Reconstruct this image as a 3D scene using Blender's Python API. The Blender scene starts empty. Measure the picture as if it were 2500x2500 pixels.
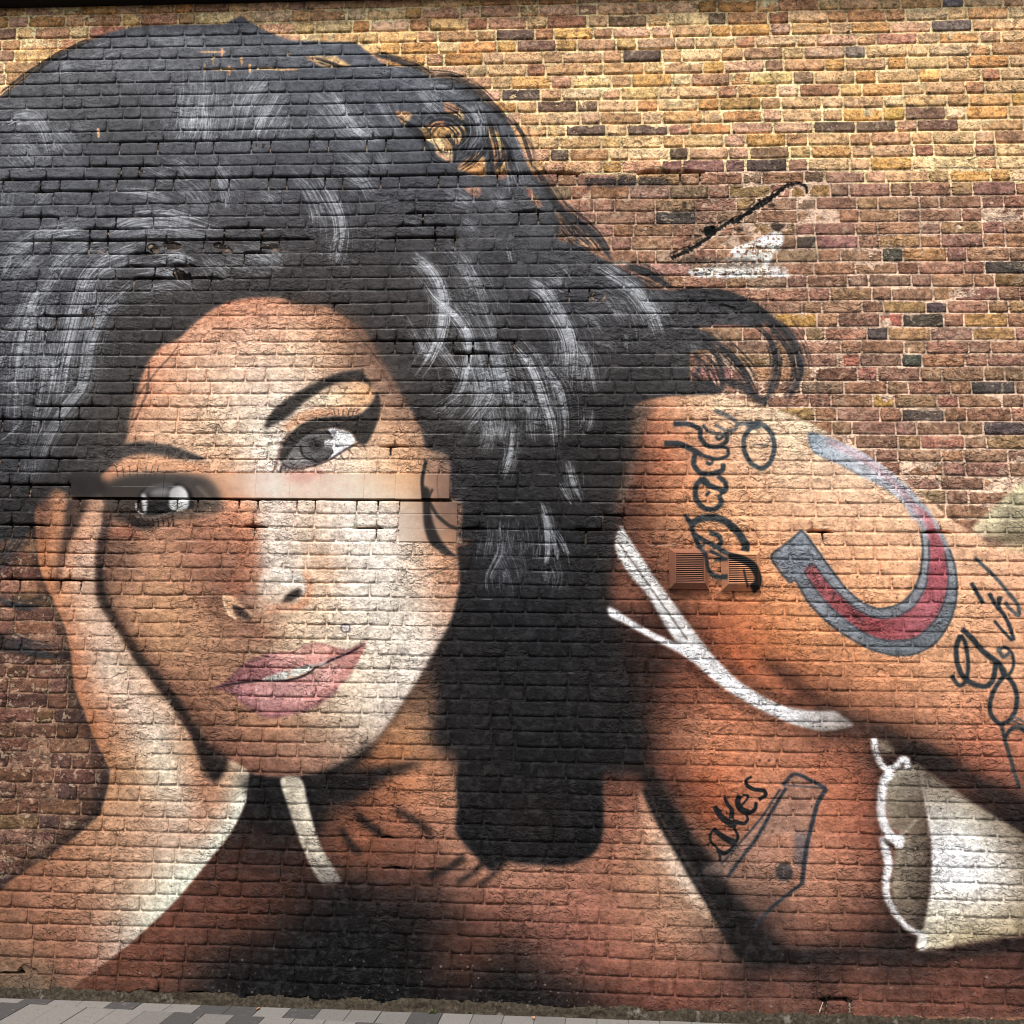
import bpy, math, random
import numpy as np
from mathutils import Matrix, Vector

# ---- camera, sky, sun, exposure ------------------------------------------------------------------
FOC = 2350.14                                   # focal length in pixels of the 2500-pixel photograph
CAM = (0.0, -5.01169, 1.56303)
YAW, PIT, ROL = 0.0544318, 0.168619, -0.015647
GROUND = -0.056
EXPOSURE = 1.24
SUN_ELEV, SUN_AZ = math.radians(58), math.radians(-14)      # azimuth measured from straight out of the wall, negative = from the left
SUN_STRENGTH, SUN_ANGLE, SKY_STRENGTH = 1.5, 10.0, 0.06
PAINT_GAIN = 1.0                                # photographed brightness -> paint reflectance

scene = bpy.context.scene
def _rot(a, ax): return Matrix.Rotation(a, 3, ax)
_R = _rot(YAW, 'Z') @ _rot(PIT, 'X') @ _rot(ROL, 'Y')
cam_data = bpy.data.cameras.new('camera'); cam = bpy.data.objects.new('camera', cam_data)
scene.collection.objects.link(cam)
cam_data.sensor_width = 36; cam_data.sensor_fit = 'HORIZONTAL'; cam_data.lens = FOC/2500*36; cam_data.clip_end = 500
_m = Matrix((_R.col[0], _R.col[2], -_R.col[1])).transposed().to_4x4(); _m.translation = CAM
cam.matrix_world = _m
scene.camera = cam
world = bpy.data.worlds.new('World'); scene.world = world; world.use_nodes = True
wn = world.node_tree; wn.nodes.clear()
_sky = wn.nodes.new('ShaderNodeTexSky'); _sky.sky_type = 'NISHITA'; _sky.sun_disc = False
_sky.sun_elevation = SUN_ELEV; _sky.sun_rotation = math.pi+SUN_AZ; _sky.air_density = 1.0; _sky.dust_density = 4.0; _sky.ozone_density = 1.0
_bg = wn.nodes.new('ShaderNodeBackground'); _bg.inputs['Strength'].default_value = SKY_STRENGTH
_wo = wn.nodes.new('ShaderNodeOutputWorld')
wn.links.new(_sky.outputs[0], _bg.inputs[0]); wn.links.new(_bg.outputs[0], _wo.inputs[0])
sun_data = bpy.data.lights.new('sun', 'SUN'); sun = bpy.data.objects.new('sun', sun_data); scene.collection.objects.link(sun)
sun_data.energy = SUN_STRENGTH; sun_data.angle = math.radians(SUN_ANGLE); sun_data.color = (1.0, .965, .925)
_d = Vector((math.sin(SUN_AZ)*math.cos(SUN_ELEV), -math.cos(SUN_AZ)*math.cos(SUN_ELEV), math.sin(SUN_ELEV)))
sun.rotation_euler = _d.to_track_quat('Z', 'Y').to_euler(); sun.location = (-3, -8, 9)
scene.render.engine = 'CYCLES'; scene.cycles.filter_width = 1.0
scene.view_settings.view_transform = 'Standard'; scene.view_settings.look = 'None'; scene.view_settings.exposure = EXPOSURE; scene.view_settings.gamma = 1
scene.view_settings.use_curve_mapping = False

# --- MURAL START -------------------------------------------------------------
# The wall painting is computed here as flat paint (colour + coverage) on the wall's own X/Z metres.
def px2wall(p):
    """photo pixel -> point on the wall plane y=0 (X, Z in metres)"""
    p = np.asarray(p, float).reshape(-1, 2)
    d = np.stack([(p[:, 0]-1250)/FOC, np.ones(len(p)), -(p[:, 1]-1250)/FOC], 1)
    for a, ax in ((ROL, 1), (PIT, 0), (YAW, 2)):
        c, s = math.cos(a), math.sin(a)
        M = {1: [[c, 0, s], [0, 1, 0], [-s, 0, c]], 0: [[1, 0, 0], [0, c, -s], [0, s, c]], 2: [[c, -s, 0], [s, c, 0], [0, 0, 1]]}[ax]
        d = d @ np.array(M).T
    t = -CAM[1]/d[:, 1]
    return np.stack([CAM[0]+t*d[:, 0], CAM[2]+t*d[:, 2]], 1)

MX0, MX1, MZ0, MZ1, DEN = -3.75, 2.95, -0.10, 5.65, 480.0     # painted sheet in metres, texels per metre
MW, MH = int((MX1-MX0)*DEN), int((MZ1-MZ0)*DEN)
PC = np.zeros((MH, MW, 3), np.float32); PA = np.zeros((MH, MW), np.float32)
PS = 1.09                                                     # texels per photo pixel, about
prng = np.random.default_rng(7)

def tex(p):
    w = px2wall(p)
    return np.stack([(w[:, 0]-MX0)*DEN, (MZ1-w[:, 1])*DEN], 1)     # row 0 = top

def T(ox, oy, *pts):
    return [(ox+x/2.76, oy+y/2.76) for x, y in pts]

def T2(ox, oy, k, *pts):
    return [(ox+x/k, oy+y/k) for x, y in pts]

def spline(pts, closed=True, n=8):
    P = np.asarray(pts, float)
    if len(P) < 3: closed = False
    if closed:
        Q = np.concatenate([P[-1:], P, P[:2]])
    else:
        Q = np.concatenate([2*P[:1]-P[1:2], P, 2*P[-1:]-P[-2:-1]])
    t = np.linspace(0, 1, n, endpoint=False)[:, None]
    out = []
    for i in range(1, len(Q)-2):
        a, b, c, d = Q[i-1], Q[i], Q[i+1], Q[i+2]
        m1 = .4*(c-a); m2 = .4*(d-b)
        out.append((2*t**3-3*t**2+1)*b+(t**3-2*t**2+t)*m1+(-2*t**3+3*t**2)*c+(t**3-t**2)*m2)
    if not closed: out.append(P[-1:])
    return np.concatenate(out)

def box(a, r, ax):
    a = np.moveaxis(a, ax, 0); n = a.shape[0]
    p = np.concatenate([np.repeat(a[:1], r+1, 0), a, np.repeat(a[-1:], r, 0)])
    c = np.cumsum(p, 0, dtype=np.float64)
    return np.moveaxis(((c[2*r+1:]-c[:n])/(2*r+1)).astype(np.float32), 0, ax)

def blur(a, s):
    if s < .4: return a
    if s < 1.2:
        k = math.exp(-.5/s/s); k = k/(1+2*k)
        for ax in (0, 1):
            b = np.moveaxis(a, ax, 0); q = np.concatenate([b[:1], b, b[-1:]])
            a = np.moveaxis(q[1:-1]*(1-2*k)+(q[:-2]+q[2:])*k, 0, ax)
        return a
    r = max(1, int(round((math.sqrt(4*s*s+1)-1)/2)))
    for _ in range(3):
        a = box(box(a, r, 0), r, 1)
    return a

def noise2(h, w, cell, seed):
    g = np.random.default_rng(seed).random((int(h/cell)+3, int(w/cell)+3)).astype(np.float32)
    y = np.arange(h)/cell; x = np.arange(w)/cell
    iy = y.astype(int); ix = x.astype(int); fy = (y-iy)[:, None]; fx = (x-ix)[None]
    fy = fy*fy*(3-2*fy); fx = fx*fx*(3-2*fx)
    A = g[iy][:, ix]; B = g[iy][:, ix+1]; C = g[iy+1][:, ix]; D = g[iy+1][:, ix+1]
    return ((A*(1-fx)+B*fx)*(1-fy)+(C*(1-fx)+D*fx)*fy).astype(np.float32)

def window(q, pad):
    x0 = max(0, int(q[:, 0].min()-pad)); x1 = min(MW, int(q[:, 0].max()+pad)+2)
    y0 = max(0, int(q[:, 1].min()-pad)); y1 = min(MH, int(q[:, 1].max()+pad)+2)
    return (x0, x1, y0, y1) if x1 > x0 and y1 > y0 else None

def rast(q, pad):
    """non-zero winding mask of polygon q (texels), 2x vertical oversampling"""
    win = window(q, pad)
    if not win: return None, None
    x0, x1, y0, y1 = win
    SS = 2
    D = np.zeros(((y1-y0)*SS, x1-x0+2), np.float32)
    a = q; b = np.roll(q, -1, 0)
    for (ax, ay), (bx, by) in zip(a, b):
        if ay == by: continue
        sg = 1.0
        if ay > by: ax, ay, bx, by, sg = bx, by, ax, ay, -1.0
        r0 = max(0, int(math.ceil((ay-y0)*SS-.5))); r1 = min(D.shape[0]-1, int(math.ceil((by-y0)*SS-.5))-1)
        if r1 < r0: continue
        rr = np.arange(r0, r1+1); yy = (rr+.5)/SS+y0
        xx = np.clip(ax+(bx-ax)*(yy-ay)/(by-ay)-x0, 0, x1-x0)
        i = xx.astype(int); f = (xx-i).astype(np.float32)
        D[rr, i] += sg*(1-f); D[rr, i+1] += sg*f
    m = np.clip(np.abs(np.cumsum(D, 1)[:, :x1-x0]), 0, 1)
    return m.reshape(y1-y0, SS, x1-x0).mean(1), win

def lay(col, m, win):
    x0, x1, y0, y1 = win
    C = PC[y0:y1, x0:x1]; A = PA[y0:y1, x0:x1]
    o = m+A*(1-m)
    k = np.where(o > 1e-5, m/np.maximum(o, 1e-5), 0)[..., None]
    C += (col-C)*k; A[...] = o

def rgb(c): return np.array(c, np.float32)/255

def field(pts, win, power=2.6, soft=33):
    """colour field through scattered colour samples ((x, y), (r, g, b))"""
    x0, x1, y0, y1 = win
    q = tex([p[:2] for p in pts]); c = np.array([p[2:5] for p in pts], np.float32)/255
    st = 8
    ys = np.arange(y0, y1+st, st); xs = np.arange(x0, x1+st, st)
    X, Y = np.meshgrid(xs, ys)
    r2 = ((q[:, None]-q[None])**2).sum(-1)
    K = np.sqrt(r2+soft*soft); mean = c.mean(0)
    w = np.linalg.solve(K-np.eye(len(q))*24.0, (c-mean).astype(np.float64))
    S = np.zeros(X.shape+(3,))+mean
    for (px, py), cc in zip(q, w):
        S += np.sqrt((X-px)**2+(Y-py)**2+soft*soft)[..., None]*cc
    S = np.clip(S, .05, 1)
    yy = (np.arange(y0, y1)-y0)/st; xx = (np.arange(x0, x1)-x0)/st
    iy = yy.astype(int); ix = xx.astype(int); fy = (yy-iy)[:, None, None]; fx = (xx-ix)[None, :, None]
    iy1 = np.minimum(iy+1, S.shape[0]-1); ix1 = np.minimum(ix+1, S.shape[1]-1)
    G = (S[iy][:, ix]*(1-fx)+S[iy][:, ix1]*fx)*(1-fy)+(S[iy1][:, ix]*(1-fx)+S[iy1][:, ix1]*fx)*fy
    return G.astype(np.float32)

def fill(pts, col, feather=1.5, alpha=1.0, smooth=True, clip=None):
    q = tex(spline(pts) if smooth else pts)
    s = feather*PS
    m, win = rast(q, 3*s+3)
    if m is None: return
    m = blur(m, s)*alpha
    if clip is not None: m = m*clip[win[2]:win[3], win[0]:win[1]]
    c = field(col, win) if isinstance(col, list) else rgb(col)
    lay(c, m, win)

def mask_of(pts, feather=1.0):
    M = np.zeros((MH, MW), np.float32)
    q = tex(spline(pts)); m, win = rast(q, 3*feather+3)
    M[win[2]:win[3], win[0]:win[1]] = blur(m, feather*PS)
    return M

def stroke(pts, w, col, alpha=1.0, feather=1.0, w2=None, taper=0.0, clip=None):
    P = spline(pts, False, 10); n = len(P)
    d = np.gradient(P, axis=0); d /= np.maximum(np.linalg.norm(d, axis=1, keepdims=True), 1e-6)
    t = np.linspace(0, 1, n)
    ww = (w+(0 if w2 is None else (w2-w))*t)/2
    if taper: ww = ww*np.clip(np.minimum(t, 1-t)/taper, .15, 1)
    nrm = np.stack([-d[:, 1], d[:, 0]], 1)*ww[:, None]
    q = np.concatenate([P+nrm, (P-nrm)[::-1]])
    fill(q, col, feather, alpha, False, clip)

def strands(pts, spread, n, col=(175, 182, 192), alpha=.6, w=2.2, seed=None, clip=None, conv=0.6):
    """a dry-brush bundle of n thin hairs following one guide line"""
    rg = np.random.default_rng(prng.integers(1 << 30) if seed is None else seed)
    G = spline(pts, False, 14)
    q0 = tex(G); win = window(q0, spread*PS+8)
    if not win: return
    x0, x1, y0, y1 = win
    B = np.zeros((y1-y0+1, x1-x0+1), np.float32)
    L = np.linalg.norm(np.diff(q0, axis=0), axis=1).sum()
    k = max(20, int(L*1.6)); t = np.linspace(0, 1, k); ti = np.linspace(0, 1, len(q0))
    gx = np.interp(t, ti, q0[:, 0]); gy = np.interp(t, ti, q0[:, 1])
    dx = np.gradient(gx); dy = np.gradient(gy); l = np.hypot(dx, dy)+1e-6
    for _ in range(n):
        o = rg.normal()*.5*spread*PS
        a = rg.uniform(-.05, .35); b = rg.uniform(.65, 1.05)
        e = np.clip((t-a)/.12, 0, 1)*np.clip((b-t)/.18, 0, 1)*rg.uniform(.4, 1)
        tw = 1+conv*(t-.5)*rg.choice((-1, 1))
        off = o*tw+spread*PS*.1*np.sin(t*rg.uniform(2, 6)+rg.uniform(0, 6))
        x = np.clip(gx-dy/l*off-x0, 0, x1-x0-1); y = np.clip(gy+dx/l*off-y0, 0, y1-y0-1)
        br = np.interp(t, np.linspace(0, 1, 24), rg.uniform(.35, 1.1, 24))
        v = (e*br).astype(np.float32)
        ix = x.astype(int); iy = y.astype(int); fx = x-ix; fy = y-iy
        np.add.at(B, (iy, ix), v*(1-fx)*(1-fy)); np.add.at(B, (iy, ix+1), v*fx*(1-fy))
        np.add.at(B, (iy+1, ix), v*(1-fx)*fy); np.add.at(B, (iy+1, ix+1), v*fx*fy)
    s = max(.45, w*PS*.42)
    m = np.clip(blur(B[:-1, :-1], s)*s*2.1, 0, 1)*alpha
    if clip is not None: m = m*clip[y0:y1, x0:x1]
    lay(rgb(col), m, win)

def F(*rows): return [r for r in rows]

def paint_mural():
    # ---- lower body: everything under the hair, face and forearm ------------
    body = [(120, 2440), (181, 2405), (308, 2311), (435, 2191), (504, 2108), (560, 2036), (600, 1940), (560, 1830), (700, 1780), (850, 1650),
            (950, 1400), (1300, 1290), (1500, 1250), (1545, 1150), (1570, 985), (1598, 970), (1725, 961), (1798, 976), (1870, 990), (1963, 1026),
            (2017, 1055), (2090, 1103), (2162, 1143), (2217, 1180), (2271, 1223), (2325, 1270), (2378, 1302), (2420, 1328), (2520, 1352), (2680, 1400),
            (2700, 2475), (2500, 2487), (1900, 2476), (1300, 2462), (800, 2456), (400, 2440)]
    bf = F((1120, 1560, 46, 38, 36), (1080, 1650, 70, 52, 44), (1250, 1450, 40, 38, 40), (300, 2380, 118, 68, 48), (420, 2280, 118, 66, 48), (520, 2150, 100, 58, 44), (600, 2050, 60, 38, 32), (640, 1950, 28, 27, 29), (700, 2000, 28, 27, 27),
           (560, 2220, 112, 63, 45), (640, 2260, 96, 54, 40), (720, 2200, 70, 41, 32), (700, 2350, 36, 31, 30), (620, 2430, 28, 27, 29), (520, 2390, 46, 38, 34), (800, 2300, 28, 27, 29),
           (420, 2380, 112, 66, 50), (820, 2200, 34, 30, 29), (900, 2330, 26, 26, 28), (900, 2430, 28, 27, 29), (860, 2150, 52, 38, 32), (820, 2080, 108, 62, 44), (870, 2030, 165, 95, 62),
           (950, 2020, 140, 84, 60), (1000, 2070, 132, 80, 60), (1050, 1970, 188, 126, 94), (1085, 1930, 190, 132, 98), (1060, 1865, 150, 98, 70), (930, 1875, 180, 105, 62), (890, 1915, 110, 68, 50),
           (840, 1930, 50, 40, 36), (1010, 1790, 190, 138, 98), (1020, 1700, 120, 84, 62), (1000, 1840, 190, 128, 84), (950, 2150, 96, 58, 46), (1050, 2150, 92, 58, 46), (1160, 2125, 190, 128, 98),
           (1250, 2120, 188, 128, 98), (1200, 2200, 160, 95, 75), (1100, 2220, 68, 46, 38), (1000, 2230, 42, 34, 32), (1050, 2330, 80, 50, 38), (1140, 2370, 98, 60, 44), (1000, 2400, 26, 25, 27),
           (1200, 2430, 32, 29, 30), (1250, 2280, 82, 54, 44), (1350, 2130, 190, 126, 96), (1350, 2250, 168, 102, 82), (1450, 2200, 170, 105, 82), (1300, 2380, 60, 42, 36), (1450, 2330, 160, 92, 72),
           (1500, 2420, 104, 60, 46), (1400, 2440, 50, 38, 34), (1650, 2420, 132, 74, 57), (1600, 2300, 185, 120, 90), (1700, 2390, 160, 95, 72), (1550, 2200, 188, 126, 96), (1900, 2420, 140, 82, 64),
           (2100, 2420, 138, 82, 63), (2300, 2430, 128, 74, 57), (2480, 2430, 112, 66, 52), (2100, 2385, 130, 78, 60), (2300, 2355, 112, 66, 50), (2480, 2350, 96, 56, 45), (1900, 2460, 112, 74, 58),
           (1490, 1900, 100, 60, 47), (1540, 1950, 150, 90, 68), (1510, 2040, 150, 92, 70), (1570, 2010, 188, 132, 102), (1600, 2100, 205, 155, 122), (1560, 2130, 190, 128, 92), (1650, 2250, 205, 150, 115),
           (1600, 1000, 205, 145, 110), (1700, 990, 246, 212, 176), (1850, 1020, 251, 226, 196), (1620, 1100, 198, 128, 94), (1760, 1100, 245, 196, 160), (1950, 1100, 252, 226, 196), (2100, 1200, 251, 218, 188),
           (2250, 1280, 250, 212, 178), (1575, 1240, 130, 84, 62), (1650, 1250, 205, 150, 110), (1750, 1250, 232, 182, 138), (1900, 1300, 246, 196, 156), (2100, 1350, 246, 196, 156), (2400, 1400, 246, 202, 166),
           (2480, 1500, 236, 182, 146), (1590, 1380, 116, 72, 54), (1540, 1450, 120, 70, 52), (1640, 1440, 140, 92, 68), (1700, 1470, 165, 102, 72), (1800, 1500, 205, 126, 82), (1900, 1480, 222, 158, 112),
           (2000, 1550, 228, 168, 122), (2300, 1600, 228, 168, 126), (2480, 1650, 226, 168, 128), (1620, 1520, 78, 46, 35), (1700, 1560, 130, 68, 44), (1780, 1580, 175, 88, 52), (1900, 1600, 196, 116, 70),
           (2100, 1680, 202, 132, 92), (2300, 1750, 206, 142, 106), (2480, 1750, 202, 132, 100), (1830, 1640, 186, 96, 58), (1970, 1690, 150, 82, 54), (2100, 1770, 146, 84, 58), (2200, 1800, 120, 70, 50),
           (2350, 1840, 165, 92, 66), (2480, 1850, 192, 116, 86), (2000, 1760, 70, 48, 38), (2160, 1845, 36, 30, 28), (2260, 1850, 84, 52, 40), (2320, 1880, 96, 56, 42), (2460, 1960, 100, 58, 45), (2400, 1990, 38, 30, 28),
           (2490, 2040, 30, 26, 25), (1650, 1720, 130, 74, 54), (1750, 1760, 195, 120, 85), (1850, 1780, 195, 126, 92), (1600, 1640, 62, 40, 33), (1560, 1750, 60, 40, 33), (1700, 1810, 196, 132, 96), (1850, 1900, 206, 132, 96),
           (1720, 1900, 190, 100, 62), (1640, 1850, 140, 76, 52), (1570, 1830, 50, 36, 31), (2000, 1850, 192, 112, 80), (2100, 1900, 170, 96, 68), (2125, 2050, 150, 84, 62), (2000, 2000, 196, 122, 90),
           (2060, 2150, 190, 126, 96), (1920, 2150, 196, 136, 106), (1850, 2050, 170, 122, 100), (2000, 2240, 178, 112, 84), (1920, 2280, 128, 80, 62), (2100, 2270, 118, 68, 52), (2060, 2330, 70, 46, 38),
           (2170, 2320, 28, 25, 25), (1850, 2340, 34, 29, 29), (2000, 2350, 50, 36, 33), (1760, 1990, 165, 80, 46), (1700, 1985, 110, 60, 42), (1640, 1930, 70, 44, 36), (1860, 2240, 60, 42, 37))
    def tune(x, y, r, g, b):
        if x > 1550 and y < 1560: return (x, y, r*.955, g*.90, b*.86)
        if y > 2080 and r > 90: return (x, y, r*.87, g*.90, b*.92)
        return (x, y, r*.95, g*.96, b*.96)
    bf = [q for q in bf if not (q[1] > 2270 and 560 < q[0] < 1280)]+[(620, 2300, 58, 38, 32), (700, 2330, 24, 22, 23), (800, 2290, 22, 22, 24), (900, 2330, 20, 20, 22), (1000, 2300, 30, 26, 26), (1070, 2320, 74, 46, 36), (1140, 2370, 86, 52, 38), (600, 2400, 24, 23, 24), (800, 2420, 22, 22, 23), (1000, 2410, 20, 20, 22), (1180, 2430, 24, 22, 23), (1250, 2370, 40, 32, 30), (1250, 2290, 84, 54, 43), (700, 2270, 44, 32, 29)]
    fill(body, [tune(*q) for q in bf], 2.2)
    # dark behind the neck, with its hard slanting edge
    dk = T(1200, 1800, (985, 170), (1050, 400), (1150, 590), (1250, 760), (1350, 930), (1450, 1090), (1550, 1260), (1620, 1390), (1700, 1490), (1830, 1540), (2100, 1530), (2500, 1490),
           (2600, 1440), (2300, 1440), (2000, 1420), (1850, 1330), (1750, 1180), (1640, 1040), (1560, 930), (1500, 800), (1380, 690), (1300, 560), (1210, 420), (1110, 250))
    fill(dk, F((1600, 1960, 40, 32, 30), (1660, 2080, 34, 30, 30), (1740, 2180, 36, 31, 32), (1800, 2320, 34, 29, 28), (1850, 2340, 30, 27, 27), (2100, 2345, 36, 30, 29), (2000, 2345, 40, 32, 30)), 9, .92)
    # bright rim of the neck against it
    rim = T(1200, 1800, (1000, 330), (1060, 430), (1160, 610), (1260, 780), (1360, 950), (1455, 1110), (1540, 1270), (1470, 1240), (1350, 1120), (1230, 950), (1110, 760), (1010, 560))
    fill(rim, F((1580, 1960, 190, 135, 105), (1620, 2050, 215, 180, 152), (1665, 2120, 232, 214, 194), (1710, 2180, 224, 204, 184), (1740, 2250, 205, 165, 130)), 9, .85)
    stroke(T(1200, 1800, (1030, 350), (1130, 570), (1240, 750), (1345, 930), (1445, 1090), (1560, 1290), (1680, 1475)), 13, (30, 27, 27), .9, 3)
    fill(T(1200, 1800, (1040, 350), (1150, 560), (1250, 730), (1350, 900), (1460, 1080), (1570, 1270), (1680, 1440), (1800, 1480), (1700, 1330), (1600, 1130), (1480, 930), (1360, 730), (1230, 520)), (32, 28, 28), 10, .8)
    # neck stripes and cast shadow
    fill(T(600, 1800, (560, 330), (700, 240), (860, 200), (1040, 170), (1180, 150), (1130, 210), (980, 270), (860, 340), (720, 420), (600, 430)), (34, 29, 28), 8, .9)
    stroke(T(600, 1800, (1000, 480), (1100, 540), (1200, 600), (1260, 680)), 17, (34, 26, 23), .9, 6)
    stroke(T(600, 1800, (740, 520), (840, 600), (930, 660)), 20, (34, 26, 23), .9, 6)
    stroke(T(600, 1800, (640, 610), (700, 720), (780, 780)), 16, (34, 26, 23), .9, 6)
    for a, b, w in (((1480, 800), (1230, 940), 22), ((1640, 800), (1420, 985), 16), ((1760, 810), (1570, 1000), 15)):
        stroke(T(600, 1800, a, ((a[0]+b[0])/2+15, (a[1]+b[1])/2+10), b), w*.9, (38, 29, 26), .82, 4)
    # folds under the arm
    stroke(T(1800, 1200, (180, 1130), (300, 1220), (420, 1350), (560, 1470), (720, 1560)), 40, (70, 42, 32), .75, 12, w2=60)
    stroke(T(1800, 1200, (110, 1210), (260, 1290), (380, 1390), (500, 1450)), 18, (198, 112, 76), .6, 7)
    fill(T(1800, 1200, (560, 1500), (760, 1500), (1000, 1580), (1150, 1660), (1350, 1750), (1500, 1860), (1300, 1900), (1180, 1860), (1060, 1740), (900, 1660), (760, 1620), (600, 1640)), (44, 34, 30), 13, .8)
    fill(T(1800, 1800, (1060, 90), (1200, 150), (1400, 250), (1560, 330), (1750, 470), (1932, 640), (2300, 800), (2300, 640), (1932, 400), (1700, 290), (1450, 160), (1200, 60)), (40, 31, 28), 13, .85)
    # ---- cream cloth shape at the right edge -------------------------------------
    fill(T(1800, 600, (1590, 1910), (1660, 1830), (1780, 1720), (1900, 1610), (2100, 1520), (2600, 1500), (2600, 2330), (2000, 2060), (1830, 2010), (1680, 1960)),
         F((2400, 1285, 226, 208, 170), (2440, 1225, 238, 226, 182), (2495, 1190, 236, 224, 180), (2460, 1255, 130, 118, 98), (2490, 1235, 150, 140, 112), (2430, 1290, 214, 204, 168), (2480, 1290, 208, 198, 160),
           (2440, 1315, 128, 110, 84), (2490, 1325, 140, 122, 92)), 3)
    fill(T(1800, 1200, (1650, 290), (1780, 300), (1960, 280), (2100, 300), (2100, 350), (1900, 350), (1720, 350)), (112, 94, 70), 7, .75)
    stroke(T(1800, 1200, (1800, 372), (1880, 385), (1990, 395)), 16, (214, 190, 150), .8, 5)

    # ---- hair mass ----------------------------------------------------------------
    hair = T(0, 0, (-400, 800), (-60, 700), (0, 650), (100, 580), (230, 480), (340, 400), (480, 330), (620, 270), (750, 215), (900, 182), (1050, 166), (1300, 163), (1500, 160), (1560, 132), (1630, 112), (1690, 150), (1760, 190), (1932, 262)) + \
        T(600, 0, (400, 274), (720, 284), (800, 330), (870, 385), (940, 435), (1130, 458), (1240, 512), (1400, 540), (1500, 582), (1600, 670), (1720, 760), (1790, 850), (1850, 980), (1900, 1110)) + \
        T(1200, 0, (290, 1185), (370, 1265), (430, 1390), (445, 1500), (450, 1610), (600, 1655), (720, 1725), (860, 1795), (1000, 1880)) + \
        T(1200, 600, (1060, 290), (1200, 300), (1440, 298), (1600, 322), (1700, 365), (1870, 462), (1800, 545), (1600, 540), (1400, 550), (1490, 640), (1500, 700), (1350, 715), (1340, 830), (1345, 905), (1480, 905), (1545, 985), (1450, 1005), (1250, 1010), (1090, 1030), (990, 1060),
           (900, 1200), (800, 1500), (600, 1800)) + T(600, 1200, (1700, 300), (1420, 300), (1100, 100)) + T(0, 600, (1932, 900), (1300, 1400), (900, 1700), (500, 1710), (300, 1800), (250, 1880), (150, 1960), (0, 1990), (-400, 2000))
    low = T(1200, 600, (1000, 1060), (1010, 1200), (990, 1350), (960, 1500), (930, 1650), (880, 1800), (860, 1932)) + T(1200, 1200, (850, 400), (820, 560), (800, 700), (860, 850), (880, 1000), (900, 1200), (960, 1400), (1010, 1600), (1040, 1750), (1000, 1860), (760, 1900)) + \
        T(600, 1800, (1480, 250), (1430, 180), (1330, 90), (1240, 40), (1260, -100), (1290, -250), (1280, -450), (1380, -700)) + T(600, 1200, (1450, 700), (1480, 400), (1350, 0))
    block = T(1200, 1800, (-80, 40), (760, 40), (748, 250), (755, 450), (755, 600), (740, 700), (690, 780), (600, 838), (450, 868), (200, 852), (90, 838), (0, 900), (-60, 850)) + T(600, 1800, (1420, 650), (1425, 450), (1420, 250))
    hf = F((100, 260, 92, 92, 94), (400, 120, 106, 108, 114), (560, 150, 100, 102, 108), (300, 300, 84, 84, 86), (700, 200, 88, 92, 98), (560, 330, 92, 94, 100), (900, 250, 84, 88, 96), (1000, 400, 78, 80, 86),
           (150, 420, 90, 92, 98), (400, 460, 78, 78, 82), (700, 480, 78, 78, 82), (1100, 500, 72, 72, 76), (1300, 580, 76, 76, 78), (1250, 420, 88, 90, 94), (200, 620, 84, 85, 90), (60, 800, 72, 72, 76), (250, 900, 70, 68, 68), (350, 760, 64, 60, 58),
           (700, 680, 66, 62, 60), (950, 700, 66, 63, 62), (1000, 850, 66, 62, 60), (1200, 700, 66, 66, 68), (1400, 720, 70, 70, 74), (1300, 950, 56, 55, 56), (1450, 900, 60, 58, 58), (1600, 800, 68, 67, 68), (1650, 900, 66, 64, 64),
           (1500, 1050, 52, 50, 50), (1100, 1050, 60, 57, 55), (1250, 1150, 50, 49, 50), (1480, 1200, 52, 48, 46), (150, 1100, 62, 60, 60), (60, 1200, 56, 56, 60), (300, 1040, 74, 66, 60), (1150, 1300, 46, 46, 48), (1400, 1300, 42, 42, 44),
           (1200, 1450, 38, 38, 42), (1400, 1500, 38, 38, 41), (1500, 1450, 46, 43, 42), (1150, 1650, 40, 38, 39), (1350, 1700, 36, 36, 39), (1500, 1700, 40, 37, 37), (1300, 1900, 30, 30, 33), (1480, 1850, 34, 33, 34), (1200, 2020, 28, 28, 31),
           (1400, 2050, 26, 26, 29), (1300, 1990, 44, 36, 33), (1150, 1900, 36, 32, 32))
    fill(low, hf, 15); fill(block, hf, 4.5); fill(hair, hf, 2.0)
    # soft brown join of hair and shoulder, right
    fill(T(1200, 600, (980, 1300), (1080, 1250), (1060, 1600), (1000, 1800), (960, 1932), (1000, 2200), (900, 2500), (830, 2500), (840, 2200), (880, 1900), (900, 1600)), (96, 62, 48), 14, .55)
    fill(T(1200, 1200, (850, 540), (960, 600), (1020, 700), (980, 800), (900, 780), (840, 700)), (124, 74, 54), 12, .75)
    # brick left bare in the eyelets of the hair
    def bare(pts, feather=2.5, a=.9):
        q = tex(spline(pts)); m, win = rast(q, 12)
        if m is None: return
        PA[win[2]:win[3], win[0]:win[1]] *= 1-a*blur(m, feather*PS)
    bare(T(600, 0, (410, 378), (600, 378), (630, 400), (700, 440), (560, 450), (460, 420)))
    bare(T(600, 0, (1010, 750), (1120, 770), (1070, 840)))
    bare(T(600, 0, (1240, 830), (1330, 810), (1350, 850), (1470, 850), (1475, 930), (1400, 1000), (1380, 1090), (1290, 1040), (1270, 970), (1200, 930), (1170, 880)))
    bare(T(600, 0, (1340, 690), (1440, 720), (1470, 780), (1450, 810), (1350, 760)))
    bare(T(600, 0, (1430, 1130), (1560, 1030), (1610, 1080), (1610, 1190), (1500, 1160)))
    bare(T(600, 0, (1640, 850), (1700, 900), (1750, 1000), (1770, 1180), (1690, 1200), (1670, 1050), (1630, 930)))
    bare(T(600, 0, (1470, 1270), (1580, 1265), (1560, 1330)))
    bare(T(1200, 0, (230, 1270), (270, 1280), (340, 1380), (300, 1390)), 2, .8)
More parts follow.
